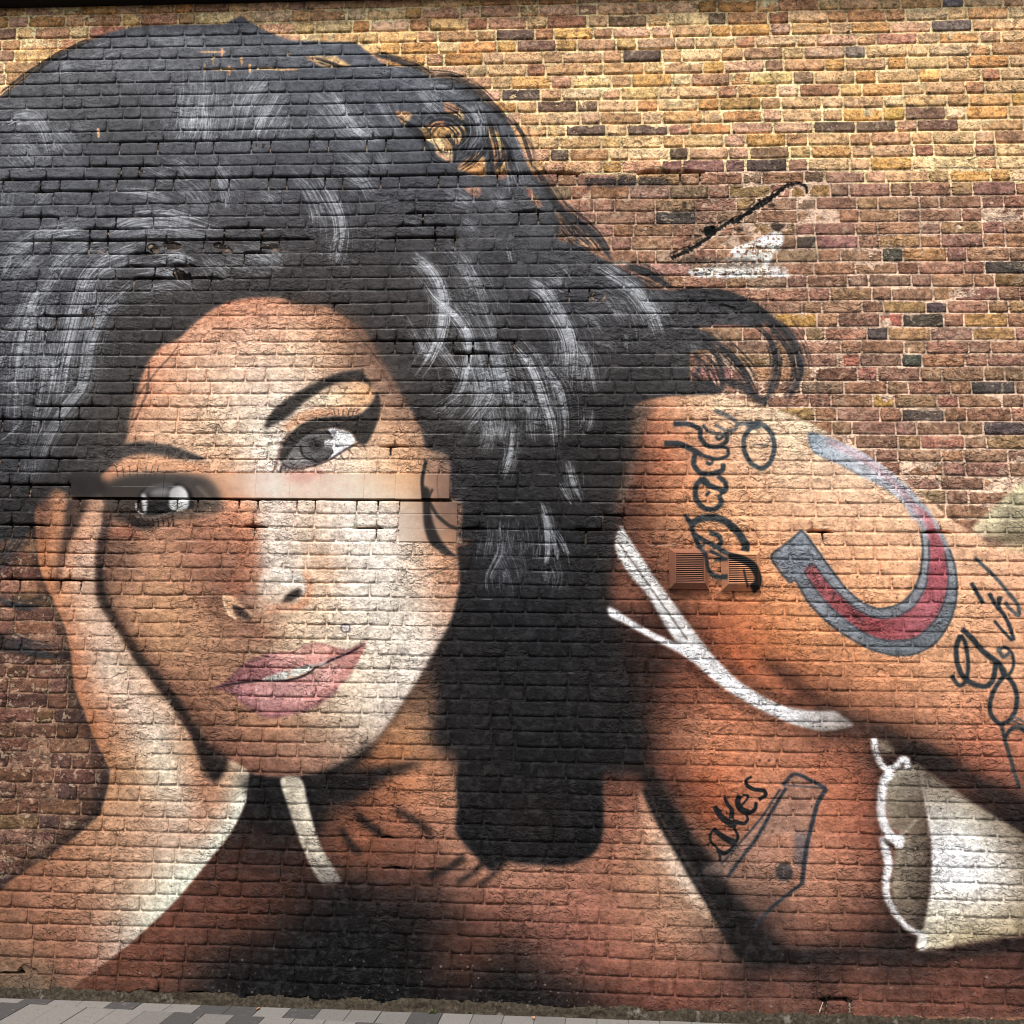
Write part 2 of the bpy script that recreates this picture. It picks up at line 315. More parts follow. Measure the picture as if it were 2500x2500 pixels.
    for a in ((700, 130), (880, 30)): bare([(a[0], a[1]), (a[0]+8, a[1]+2), (a[0]+5, a[1]+8)])
    for c in ((542, 128), (520, 148), (500, 166), (560, 172), (590, 150), (240, 325), (610, 168)):    # chips in the paint
        x, y = c; bare([(x-3, y-10), (x+3, y-9), (x+2, y+10), (x-2, y+9)], 1, .9)
    for c in ((545, 170), (520, 127), (700, 170), (655, 168)):
        x, y = c; bare([(x-28, y-2), (x+25, y-3), (x+26, y+1), (x-24, y+2)], 1, .8)
    K = (66, 66, 68); KB = (60, 56, 55)
    # outer wisps
    W = [(T(600, 0, (850, 370), (960, 385), (1060, 430), (1240, 510)), 10), (T(600, 0, (1250, 540), (1400, 535), (1500, 590), (1590, 670)), 9),
         (T(600, 0, (1270, 560), (1420, 570), (1530, 640), (1650, 730)), 8), (T(600, 0, (1780, 820), (1870, 900), (1932, 1010)), 3), (T(1200, 0, (150, 850), (230, 920), (280, 1010), (295, 1150)), 4),
         (T(600, 0, (1580, 900), (1650, 1000), (1640, 1090), (1630, 1170)), 9), (T(600, 0, (1750, 980), (1700, 1060), (1690, 1150)), 5),
         (T(1200, 0, (360, 1240), (440, 1380), (560, 1480), (680, 1560), (760, 1650), (800, 1760)), 16), (T(1200, 0, (400, 1300), (480, 1440), (600, 1560), (650, 1650)), 5),
         (T(1200, 0, (440, 1400), (560, 1470), (700, 1590), (770, 1700), (830, 1770)), 5), (T(1200, 0, (440, 1440), (450, 1530), (440, 1610)), 8), (T(1200, 0, (530, 1500), (570, 1600), (580, 1650)), 6),
         (T(1200, 600, (880, 140), (1000, 160), (1110, 210), (1215, 290)), 15), (T(1200, 600, (960, 130), (1080, 190), (1190, 280)), 6), (T(1200, 600, (900, 180), (1000, 240), (1080, 290)), 7),
         (T(1200, 600, (1200, 310), (1450, 305), (1640, 340), (1800, 420), (1932, 520)), 14), (T(1200, 600, (1280, 400), (1500, 380), (1700, 400), (1850, 470)), 30),
         (T(1800, 600, (0, 400), (120, 440), (220, 500), (330, 570), (400, 680), (430, 800), (400, 920), (330, 1070)), 20), (T(1800, 600, (120, 470), (250, 570), (350, 690), (380, 800), (350, 930), (310, 1060)), 6),
         (T(1800, 600, (150, 530), (230, 640), (265, 760), (255, 880), (215, 1000), (180, 1060)), 11), (T(1800, 600, (280, 500), (420, 620), (500, 780), (540, 950), (560, 1140)), 2.5),
         (T(1200, 600, (1400, 560), (1520, 650), (1650, 780), (1720, 880), (1760, 1010)), 15), (T(1200, 600, (1470, 650), (1540, 790), (1560, 920), (1530, 990)), 16), (T(1200, 600, (1360, 700), (1400, 800), (1370, 905)), 12),
         (T(1200, 600, (1550, 900), (1690, 950), (1800, 1030), (1870, 1060)), 22), (T(1200, 600, (1930, 550), (1880, 620), (1900, 760), (1890, 900), (1850, 1040)), 8)]
    for p, w in W: stroke(p, w, K, .93, 1.8, taper=.12)
    stroke(T(0, 1200, (0, 720), (80, 755), (170, 775), (260, 770)), 10, KB, .9, 3); stroke(T(0, 1200, (60, 715), (160, 740), (240, 725), (290, 700)), 5, KB, .85, 2)
    fill(T(0, 1200, (-200, 900), (0, 945), (100, 1010), (220, 1060), (330, 1085), (470, 1075), (480, 1130), (330, 1130), (150, 1100), (0, 1090), (-200, 1100)), (50, 46, 44), 4, .93)
    fill(T(0, 1200, (-200, 0), (260, 0), (270, 240), (150, 330), (40, 440), (-200, 500)), (54, 50, 50), 18, .8)
    stroke(T(0, 1200, (180, 300), (80, 420), (0, 500)), 20, (58, 52, 50), .7, 9)
    for p, w, n in ((((1000, 760), (1100, 830), (1180, 900), (1270, 1060), (1400, 1100)), 26, 16), (((1180, 880), (1260, 800), (1380, 800), (1470, 880), (1470, 1000), (1380, 1080)), 22, 18), (((1330, 690), (1460, 760), (1540, 900), (1500, 1040), (1420, 1120)), 26, 20),
                    (((1560, 720), (1640, 860), (1680, 1040), (1690, 1230)), 26, 18), (((1700, 860), (1770, 1000), (1800, 1160), (1850, 1300)), 24, 20), (((1430, 1140), (1530, 1080), (1600, 1000), (1640, 900)), 22, 14), (((1640, 1180), (1700, 1090), (1760, 1010)), 16, 8), (((1240, 840), (1330, 900), (1400, 1000), (1390, 1090)), 16, 10), (((400, 380), (520, 400), (640, 440), (740, 450)), 14, 8)):
        strands(T(600, 0, *p), w, n, (52, 52, 55), .95, 3.4)
    for o, p, w, n in (((600, 0), ((860, 360), (1000, 400), (1160, 450), (1280, 530)), 18, 16), ((600, 0), ((1200, 500), (1400, 520), (1560, 620), (1680, 740), (1790, 860)), 18, 20), ((600, 0), ((1720, 740), (1830, 880), (1890, 1040), (1920, 1160)), 18, 14), ((1200, 0), ((240, 1080), (350, 1220), (450, 1380), (560, 1480)), 24, 18), ((1200, 0), ((420, 1340), (560, 1470), (700, 1600), (800, 1760)), 34, 22), ((1200, 0), ((330, 1330), (460, 1500), (560, 1620), (680, 1700)), 30, 16),
                       ((1200, 600), ((860, 130), (1000, 170), (1110, 230), (1230, 300)), 26, 20), ((1200, 600), ((1180, 310), (1450, 320), (1660, 370), (1900, 530)), 26, 20), ((1800, 600), ((60, 420), (260, 540), (380, 700), (420, 860), (340, 1050)), 30, 22), ((1800, 600), ((60, 500), (200, 600), (265, 760), (240, 920), (170, 1060)), 22, 14), ((1200, 600), ((1400, 560), (1560, 700), (1700, 860), (1780, 1010)), 30, 20), ((1200, 600), ((1370, 700), (1470, 790), (1530, 900), (1560, 1000)), 40, 20),
                       ((0, 1200), ((-20, 700), (90, 755), (190, 770), (290, 740)), 16, 12), ((0, 1200), ((-20, 960), (120, 1040), (280, 1090), (470, 1100)), 30, 24), ((0, 1200), ((200, 180), (110, 350), (20, 480), (-40, 560)), 30, 16), ((0, 0), ((-20, 640), (200, 480), (480, 320), (760, 205)), 12, 14)):
        strands(T(o[0], o[1], *p), w, n, (56, 56, 58), .9, 3.2)
    # sprayed dark halo round hand and forearm on the bare brick
    halo = T(0, 1200, (170, 150), (215, 330), (220, 500), (270, 660), (340, 800), (390, 900), (420, 1050), (440, 1200), (460, 1330), (520, 1480), (570, 1650), (640, 1780), (670, 1900)) + \
        T(0, 1800, (660, 300), (620, 420), (560, 530), (430, 650), (250, 780), (100, 880), (-60, 980), (-60, 1080), (60, 1010), (200, 900), (500, 700), (700, 540), (760, 400), (780, 200)) + \
        T(0, 1200, (720, 1780), (650, 1600), (580, 1400), (520, 1100), (440, 850), (330, 620), (280, 400), (270, 200))
    fill(halo, (40, 35, 33), 13, .93)

    # ---- face --------------------------------------------------------------------
    face = T(0, 600, (690, 1560), (760, 1440), (850, 1310), (870, 1160), (920, 1000), (945, 900), (990, 800), (1045, 720), (1095, 670), (1200, 625), (1270, 560), (1350, 490), (1450, 420), (1560, 372), (1700, 348)) + \
        T(600, 600, (120, 345), (250, 352), (350, 386), (540, 402), (620, 445), (690, 492), (790, 560), (850, 640), (890, 720), (960, 850), (1015, 940), (1080, 1040), (1130, 1140), (1185, 1240), (1215, 1360), (1370, 1430), (1378, 1700), (1455, 1745), (1450, 1880)) + \
        T(600, 1200, (1425, 300), (1420, 400), (1432, 500), (1440, 620), (1420, 720), (1390, 840), (1330, 970), (1250, 1120), (1180, 1240), (1080, 1390), (960, 1570), (820, 1730), (700, 1810), (560, 1880)) + \
        T(600, 1800, (370, 262), (150, 268), (15, 238)) + T(0, 1200, (1540, 1815), (1450, 1760), (1360, 1620), (1270, 1480), (1130, 1290), (980, 1120), (860, 950), (780, 800), (725, 650), (705, 450), (690, 330), (680, 100))
    ff = F((640, 745, 225, 150, 112), (560, 760, 232, 160, 120), (640, 800, 242, 188, 152), (630, 900, 247, 214, 186), (560, 900, 243, 204, 170), (360, 900, 228, 152, 112), (450, 880, 240, 192, 156), (400, 870, 232, 165, 125), (720, 800, 248, 196, 156), (800, 790, 216, 146, 104),
           (870, 830, 150, 106, 80), (860, 900, 180, 130, 98), (760, 870, 248, 212, 176), (820, 860, 222, 165, 122), (650, 970, 250, 226, 202), (460, 980, 238, 190, 152), (345, 1000, 214, 146, 106), (380, 1050, 236, 190, 150), (640, 1080, 252, 242, 222),
           (540, 1060, 240, 208, 172), (460, 1080, 236, 196, 158), (560, 1120, 228, 178, 138), (640, 1180, 254, 238, 224), (560, 1180, 240, 186, 146), (600, 1160, 250, 216, 186), (720, 1190, 252, 222, 198), (850, 1190, 252, 230, 208), (950, 1180, 247, 210, 168),
           (1005, 1180, 238, 184, 134), (1070, 1190, 176, 134, 110), (1060, 1280, 180, 138, 112), (920, 940, 170, 122, 94), (970, 1000, 190, 138, 106), (900, 1010, 222, 170, 128), (940, 1060, 232, 180, 136), (1000, 1080, 214, 156, 112), (1020, 1130, 226, 166, 118),
           (880, 1120, 246, 214, 180), (1080, 1140, 120, 100, 88), (650, 1270, 244, 230, 212), (600, 1262, 232, 170, 134), (560, 1270, 208, 136, 98), (450, 1270, 196, 122, 86), (370, 1310, 205, 135, 95), (400, 1380, 212, 148, 104), (300, 1400, 178, 114, 80),
           (330, 1450, 206, 142, 98), (470, 1370, 178, 108, 78), (560, 1350, 184, 112, 80), (545, 1430, 150, 88, 62), (600, 1330, 206, 140, 102), (655, 1340, 240, 226, 208), (650, 1420, 222, 186, 158), (690, 1380, 244, 236, 222), (720, 1330, 236, 214, 190),
           (760, 1290, 238, 206, 172), (830, 1300, 248, 238, 222), (900, 1350, 246, 236, 220), (790, 1380, 228, 192, 158), (860, 1450, 246, 236, 220), (780, 1450, 240, 206, 170), (950, 1250, 250, 238, 220), (1000, 1380, 242, 228, 206), (1060, 1340, 232, 178, 134),
           (1075, 1410, 226, 166, 126), (1095, 1440, 200, 138, 102), (1080, 1500, 226, 186, 156), (1000, 1500, 238, 226, 206), (900, 1530, 240, 228, 206), (1030, 1570, 236, 226, 208), (950, 1620, 238, 224, 202), (900, 1700, 236, 220, 196), (990, 1660, 232, 222, 206),
           (930, 1740, 228, 214, 194), (840, 1760, 214, 190, 160), (780, 1840, 178, 118, 86), (850, 1820, 196, 158, 128), (700, 1860, 160, 100, 74), (620, 1840, 150, 90, 66), (560, 1720, 190, 120, 82), (560, 1800, 160, 96, 66), (470, 1650, 176, 112, 76),
           (440, 1600, 200, 136, 92), (380, 1520, 218, 154, 104), (430, 1480, 216, 152, 102), (500, 1560, 206, 146, 102), (600, 1530, 172, 108, 78), (610, 1470, 150, 92, 68), (680, 1530, 214, 174, 138), (720, 1480, 236, 204, 166), (650, 1580, 196, 150, 114),
           (760, 1560, 234, 210, 178), (660, 1770, 192, 128, 90), (740, 1790, 196, 148, 114), (760, 1740, 214, 170, 132), (640, 1720, 200, 140, 96), (850, 1680, 236, 214, 184), (520, 1780, 136, 82, 58), (330, 1340, 176, 112, 80), (280, 1350, 110, 74, 56))
    ff = [(x, y, r*k, (g+(r-g)*.06)*k*.985, (b+(r-b)*.06)*k*.985) for x, y, r, g, b in ff for k in ((.955 if r > 225 else .885),)]; ff = [(x, y, r, g+(r-g)*k, b+(r-b)*k*.8) for x, y, r, g, b in ff for k in (.16*max(0, min(1, (235-r)/50)),)]; fill(face, ff, 3.5)
    # shadowed hair edge over right brow and temple
    stroke(T(600, 600, (300, 370), (560, 400), (700, 470), (820, 580), (890, 730), (980, 880), (1090, 1070)), 26, (92, 72, 60), .5, 12)
    stroke(T(600, 600, (690, 480), (740, 580), (840, 700), (930, 820)), 3, (80, 60, 48), .7, 1.2)
    for p in (((1010, 720), (1000, 850), (990, 960), (960, 1060), (850, 1290)), ((1230, 620), (1150, 740), (1060, 840), (930, 1010), (890, 1150), (850, 1260)), ((1000, 800), (1000, 950), (970, 1060))):
        stroke(T(0, 600, *p), 4, (84, 62, 52), .65, 1.6, taper=.2)
    # nose: bridge edge, wings, nostrils
    fill(T(0, 1200, (1640, 40), (1720, 100), (1740, 300), (1740, 480), (1760, 600), (1690, 690), (1540, 690), (1490, 640), (1560, 560), (1600, 420), (1560, 280), (1500, 150), (1500, 60)), F((580, 1240, 226, 160, 122), (590, 1300, 190, 118, 84), (600, 1380, 172, 104, 74), (580, 1430, 150, 88, 62), (560, 1290, 185, 115, 82)), 9, .7)
    fill(T(0, 1200, (1505, 700), (1540, 690), (1600, 730), (1660, 790), (1740, 860), (1690, 880), (1600, 850), (1540, 830), (1510, 770)), (216, 172, 134), 3, .9)
    stroke(T(0, 1200, (1508, 690), (1512, 760), (1545, 830), (1590, 855)), 5, (236, 206, 172), .9, 1.5)
    fill(T(0, 1200, (1565, 770), (1600, 768), (1650, 800), (1700, 850), (1690, 875), (1620, 850), (1580, 820)), (64, 48, 42), 2.5, .95)
    fill(T(0, 1200, (1730, 700), (1860, 690), (1932, 760), (1900, 850), (1800, 870), (1730, 800)), (216, 180, 150), 8, .6)
    fill(T(600, 1200, (120, 560), (260, 520), (370, 560), (415, 620), (400, 700), (330, 740), (230, 760), (120, 720), (80, 640)), F((660, 1420, 232, 214, 196), (720, 1400, 246, 240, 230), (745, 1430, 240, 228, 214), (690, 1465, 222, 196, 170)), 4, .9)
    stroke(T(600, 1200, (400, 540), (425, 600), (428, 680), (390, 740), (320, 790)), 13, (208, 138, 96), .7, 5)
    fill(T(600, 1200, (235, 760), (270, 700), (320, 660), (365, 655), (375, 690), (340, 725), (290, 745)), (52, 42, 38), 3, .95)
    stroke(T(600, 1200, (60, 860), (150, 830), (240, 760), (330, 780)), 12, (176, 122, 92), .55, 6)
    fill(T(0, 1200, (1650, 860), (1760, 900), (1830, 960), (1810, 1030), (1720, 1010), (1680, 940)), (140, 86, 62), 10, .6)
    stroke(T(600, 1200, (30, 520), (60, 640), (50, 760), (120, 830)), 26, (206, 168, 138), .35, 12)
    stroke(T(600, 1200, (150, 800), (260, 790), (380, 770), (440, 720)), 12, (186, 128, 96), .6, 6)
    fill(T(600, 1200, (60, 860), (180, 830), (230, 900), (200, 1000), (110, 1010), (60, 940)), (186, 140, 108), 14, .45)
    fill(T(600, 1200, (430, 360), (560, 420), (600, 540), (520, 640), (450, 560), (420, 450)), (222, 176, 140), 16, .45)
    fill(T(600, 1200, (-60, 1600), (120, 1570), (320, 1560), (420, 1600), (300, 1660), (60, 1670)), (170, 112, 80), 16, .4)
    stroke(T(0, 1200, (1440, 60), (1500, 200), (1480, 340), (1400, 460)), 46, (160, 100, 74), .35, 20)
    # ear opening and dark locks
    fill(T(600, 1200, (1240, -120), (1290, -200), (1370, -150), (1380, 40), (1440, 60), (1430, 250), (1330, 220), (1260, 100)), F((1080, 1180, 170, 128, 104), (1060, 1230, 176, 132, 108), (1090, 1280, 150, 112, 90), (1100, 1220, 110, 88, 76)), 4, .8)
    fill(T(600, 1200, (1195, -20), (1240, -10), (1245, 90), (1265, 210), (1320, 330), (1400, 418), (1440, 440), (1330, 420), (1240, 345), (1200, 220)), (52, 47, 45), 2.2, .96)
    stroke(T(600, 600, (1215, 1440), (1190, 1580), (1200, 1720)), 9, (52, 47, 45), .95, 1.5)
    stroke(T(600, 1200, (1235, 70), (1290, 160), (1370, 230), (1440, 255)), 9, (56, 50, 47), .9, 1.5)
    stroke(T(600, 600, (1260, 1640), (1225, 1720), (1205, 1800)), 6, (60, 52, 48), .9, 1.5); stroke(T(600, 600, (1300, 1480), (1290, 1600), (1300, 1700)), 3, (110, 90, 78), .7, 1)
    stroke(T(600, 1200, (1420, 470), (1330, 530), (1200, 575)), 3, (96, 84, 74), .8, 1.2); stroke(T(600, 1200, (1420, 490), (1380, 580), (1330, 680)), 2.5, (96, 84, 74), .7, 1.2)
    # lips
    LP = lambda *p: T2(500, 1520, 2.48, *p)
    fill(LP((50, 393), (140, 350), (240, 252), (350, 200), (430, 180), (560, 165), (600, 138), (700, 125), (780, 150), (860, 165), (975, 122), (880, 195), (800, 222), (680, 262), (500, 295), (340, 348), (150, 388)),
         F((540, 1670, 124, 73, 77), (600, 1640, 146, 92, 92), (640, 1615, 167, 110, 107), (690, 1610, 220, 168, 156), (660, 1632, 164, 106, 105), (740, 1605, 232, 180, 165), (790, 1580, 245, 198, 171), (760, 1612, 196, 133, 127), (820, 1590, 216, 147, 136), (860, 1588, 142, 92, 88)), 2.2)
    fill(LP((50, 397), (150, 390), (340, 355), (520, 348), (600, 330), (680, 285), (780, 230), (880, 182), (975, 128), (925, 240), (875, 320), (800, 400), (720, 470), (600, 530), (400, 572), (330, 545), (230, 480), (160, 425)),
         F((540, 1682, 115, 66, 72), (590, 1690, 187, 129, 125), (640, 1685, 196, 138, 132), (600, 1715, 164, 101, 103), (650, 1705, 245, 208, 195), (720, 1700, 245, 205, 191), (780, 1668, 236, 194, 178), (820, 1640, 220, 166, 154), (850, 1620, 187, 129, 118), (790, 1700, 187, 119, 114), (700, 1725, 176, 110, 107), (660, 1740, 137, 80, 83), (740, 1665, 153, 101, 99), (690, 1670, 142, 92, 92)), 2.6)
    stroke(LP((40, 396), (200, 368), (340, 352), (500, 348), (600, 322), (680, 268), (780, 222), (880, 180), (975, 126)), 5.5, (48, 30, 38), .95, 1.6, taper=.08)
    fill(LP((345, 347), (420, 312), (498, 292), (502, 340), (430, 350)), (196, 198, 190), 1.4, .95); fill(LP((522, 288), (600, 262), (662, 250), (640, 285), (570, 318), (522, 328)), (214, 216, 206), 1.4, .95); fill(LP((690, 250), (740, 232), (720, 252), (685, 264)), (190, 190, 182), 1.2, .8)
    stroke(LP((150, 400), (225, 478), (330, 548), (410, 572), (600, 532), (720, 470), (800, 398)), 9, (100, 56, 66), .55, 3.2)
    stroke(LP((140, 350), (240, 255), (350, 204), (430, 184)), 6, (96, 56, 66), .5, 2.6); stroke(LP((590, 150), (690, 128), (780, 152), (860, 172)), 4, (120, 70, 76), .6, 1.8)
    rl = np.random.default_rng(5)
    for _ in range(170):
        x = rl.uniform(180, 860); lo = 355-.5*max(0, x-560); y = lo+rl.uniform(20, 165)*(1-abs(x-480)/560) if rl.random() < .7 else lo-rl.uniform(20, 110)*(1-abs(x-560)/560)
        L = rl.uniform(6, 26); stroke(LP((x, y), (x-3, y+L)), rl.uniform(1.5, 4), (232, 206, 206) if rl.random() < .5 else (92, 50, 60), rl.uniform(.2, .55), 1.1)
    stroke(LP((880, 165), (940, 130), (1030, 72)), 4, (120, 74, 66), .75, 1.8, taper=.3)
    # little stud beside the mouth
    stroke(T(600, 1200, (672, 890), (700, 905), (700, 935), (672, 948), (645, 935), (645, 905), (672, 890)), 4, (110, 106, 112), .9, 1)
    fill(T(600, 1200, (660, 905), (690, 905), (690, 930), (660, 930)), (224, 222, 224), 1.5, .9)
    # ---- eye on the lit side ------------------------------------------------------------------
    E = (58, 53, 49)
    fill(T(600, 600, (250, 1210), (400, 1110), (570, 1095), (760, 1110), (700, 1150), (560, 1155), (420, 1180), (290, 1260)), (206, 148, 108), 6, .75)
    fill(T(600, 600, (400, 1060), (560, 980), (760, 920), (850, 950), (850, 1030), (780, 1090), (600, 1080)), F((780, 965, 250, 232, 206), (850, 960, 240, 196, 152), (890, 960, 232, 180, 132), (740, 985, 246, 222, 190)), 5, .9)
    fill(T(600, 600, (140, 1235), (132, 1190), (200, 1090), (350, 985), (500, 905), (650, 850), (780, 838), (815, 890), (865, 960), (820, 930), (740, 905), (620, 925), (520, 970), (400, 1050), (290, 1150), (200, 1200)), E, 3, .97)
    fill(T(600, 600, (225, 1410), (265, 1300), (370, 1205), (450, 1172), (570, 1150), (700, 1150), (780, 1128), (855, 1050), (882, 985), (908, 1040), (902, 1130), (870, 1235), (812, 1335), (760, 1330), (740, 1305), (700, 1255), (580, 1232), (450, 1262), (360, 1340), (310, 1400), (240, 1460)), E, 2.5, .98)
    fill(T(600, 600, (240, 1470), (300, 1390), (380, 1300), (480, 1250), (600, 1235), (720, 1290), (742, 1312), (680, 1365), (560, 1442), (450, 1482), (330, 1500), (235, 1520)), F((700, 1110, 150, 146, 142), (720, 1125, 186, 180, 176), (760, 1080, 70, 68, 66), (800, 1100, 100, 96, 92), (710, 1140, 80, 74, 72)), 2)
    fill(T(600, 600, (370, 1350), (400, 1285), (480, 1258), (560, 1285), (590, 1350), (570, 1420), (500, 1450), (420, 1435)), (104, 101, 98), 2.5)
    stroke(T(600, 600, (365, 1345), (385, 1410), (440, 1445), (510, 1448), (570, 1420), (592, 1370)), 6, (44, 41, 40), .9, 1.5)
    fill(T(600, 600, (430, 1320), (500, 1310), (520, 1350), (490, 1385), (430, 1375)), (46, 43, 42), 4, .85)
    fill(T(600, 600, (555, 1236), (600, 1230), (700, 1258), (742, 1312), (690, 1362), (620, 1422), (552, 1442), (592, 1392), (582, 1355), (530, 1352), (530, 1312), (592, 1300), (575, 1270)), (250, 250, 250), 1.2, 1, False)
    stroke(T(600, 600, (232, 1530), (250, 1480), (330, 1505), (450, 1484), (560, 1445), (680, 1368), (780, 1320)), 5, (70, 54, 50), .9, 1.5)
    stroke(T(600, 600, (300, 1250), (240, 1330), (215, 1430), (198, 1510)), 5, (96, 68, 60), .8, 2)
    for x, y, dx, dy in ((600, 1135, -5, -34), (625, 1140, 0, -38), (655, 1142, 6, -44), (690, 1145, 10, -50), (720, 1145, 16, -52), (745, 1135, 20, -40)):
        stroke(T(600, 600, (x, y), (x+dx*.4, y+dy*.6), (x+dx*1.5, y+dy)), 3, (72, 58, 50), .8, 1, w2=1.5)
    for x, y, dx, dy in ((640, 1412, 26, 40), (690, 1370, 34, 44), (740, 1345, 40, 30), (780, 1330, 30, 50), (560, 1448, 24, 30), (400, 1495, -20, 38), (300, 1505, -34, 40)):
        stroke(T(600, 600, (x, y), (x+dx*.6, y+dy*.5), (x+dx, y+dy)), 3, (80, 62, 54), .7, 1, w2=1.5)
    fill(T(600, 600, (250, 1560), (330, 1510), (450, 1510), (540, 1480), (500, 1560), (400, 1600), (300, 1590)), (224, 152, 136), 8, .5)
    # ---- eye in shade ------------------------------------------------------------------------
    D2 = (58, 54, 52)
    fill(T(0, 600, (690, 1545), (800, 1470), (950, 1420), (1100, 1430), (1300, 1460), (1400, 1500), (1330, 1560), (1050, 1540), (860, 1560), (740, 1620)), F((280, 1150, 196, 138, 104), (340, 1130, 232, 176, 134), (400, 1130, 216, 162, 124), (480, 1145, 206, 152, 116)), 6, .9)
    fill(T(0, 600, (600, 1540), (650, 1430), (760, 1370), (860, 1330), (1000, 1322), (1150, 1345), (1270, 1388), (1395, 1440), (1250, 1440), (1150, 1422), (1000, 1400), (880, 1412), (770, 1462), (690, 1530)), (70, 65, 62), 3.5, .96)
    fill(T(0, 600, (480, 1540), (700, 1600), (800, 1560), (950, 1530), (1200, 1532), (1380, 1562), (1460, 1620), (1492, 1720), (1480, 1790), (1330, 1830), (1140, 1860), (1000, 1905), (870, 1885), (720, 1800), (690, 1720), (480, 1720)), F((200, 1190, 60, 56, 54), (300, 1190, 64, 60, 57), (400, 1180, 66, 62, 60), (500, 1200, 70, 66, 62), (530, 1230, 100, 84, 72), (420, 1270, 90, 68, 54), (330, 1270, 62, 50, 44), (290, 1240, 70, 58, 50)), 7, .96)
    fill(T(0, 600, (620, 1600), (660, 1640), (690, 1700), (640, 1700), (610, 1660)), (132, 110, 96), 4, .7)
    stroke(T(0, 600, (1330, 1620), (1400, 1690), (1430, 1730)), 8, (140, 124, 112), .6, 3)
    fill(T(0, 600, (930, 1740), (960, 1650), (1060, 1610), (1200, 1600), (1290, 1660), (1300, 1760), (1180, 1800), (1000, 1820)), (42, 40, 40), 3)
    fill(T(0, 600, (1000, 1660), (1080, 1630), (1150, 1640), (1130, 1690), (1040, 1690)), (150, 148, 146), 6, .85)
    stroke(T(0, 600, (960, 1690), (1010, 1635), (1090, 1612), (1180, 1612)), 7, (112, 108, 106), .7, 3.5)
    fill(T(0, 600, (1145, 1660), (1180, 1625), (1230, 1625), (1265, 1670), (1268, 1760), (1200, 1785), (1145, 1765)), F((425, 1195, 150, 148, 146), (448, 1200, 250, 250, 250), (420, 1235, 190, 192, 188), (452, 1238, 238, 240, 236), (440, 1225, 230, 230, 230)), 2.6)
    fill(T(0, 600, (955, 1680), (985, 1680), (992, 1720), (985, 1800), (965, 1790)), (206, 206, 204), 2, .9)
    stroke(T(0, 600, (918, 1735), (925, 1780), (965, 1812)), 4, (220, 220, 218), .9, 1.2)
    stroke(T(0, 600, (920, 1830), (1040, 1830), (1150, 1800), (1250, 1775)), 6, (150, 138, 122), .6, 2)
    for x in range(890, 1180, 34):
        stroke(T(0, 600, (x, 1835), (x+8, 1865), (x+4, 1895)), 3, (44, 36, 34), .8, 1.1)
    fill(T(0, 600, (880, 1850), (960, 1840), (1040, 1880), (1000, 1910), (900, 1900)), (48, 38, 34), 5, .8)
    for x, dx in ((800, -22), (840, -18), (880, -10), (930, -6), (980, 4), (1010, 20), (1045, 26)):
        stroke(T(0, 600, (x, 1560), (x+dx*.5, 1520), (x+dx, 1480)), 3, (70, 58, 50), .8, 1, w2=1.2)
    fill(T(0, 1200, (700, 260), (780, 225), (880, 235), (960, 290), (950, 320), (800, 315), (700, 320)), (150, 92, 68), 4, .8)
    # ---- hand and forearm ---------------------------------------------------------------------
    hand = T(0, 1200, (355, -30), (440, 0), (560, 60), (600, 40), (690, 60), (692, 200), (650, 400), (645, 600), (662, 740), (740, 870), (830, 1000), (900, 1120), (1000, 1250), (1100, 1370), (1200, 1510), (1290, 1650), (1340, 1780), (1385, 1890)) + \
        T(0, 1800, (1420, 260), (1500, 200), (1545, 152), (1675, 232), (1665, 380), (1630, 500), (1540, 660), (1390, 850), (1200, 1080), (1050, 1230), (850, 1410), (650, 1560), (500, 1670), (430, 1702), (200, 1710), (-400, 1720), (-400, 1200), (0, 1030), (30, 1000), (150, 910), (300, 820), (480, 690), (600, 590), (670, 510), (715, 380), (735, 290), (735, 200)) + \
        T(0, 1200, (730, 1870), (690, 1770), (630, 1650), (560, 1470), (500, 1320), (487, 1200), (470, 1050), (430, 900), (390, 800), (320, 660), (265, 500), (245, 300), (240, 100), (300, 50))
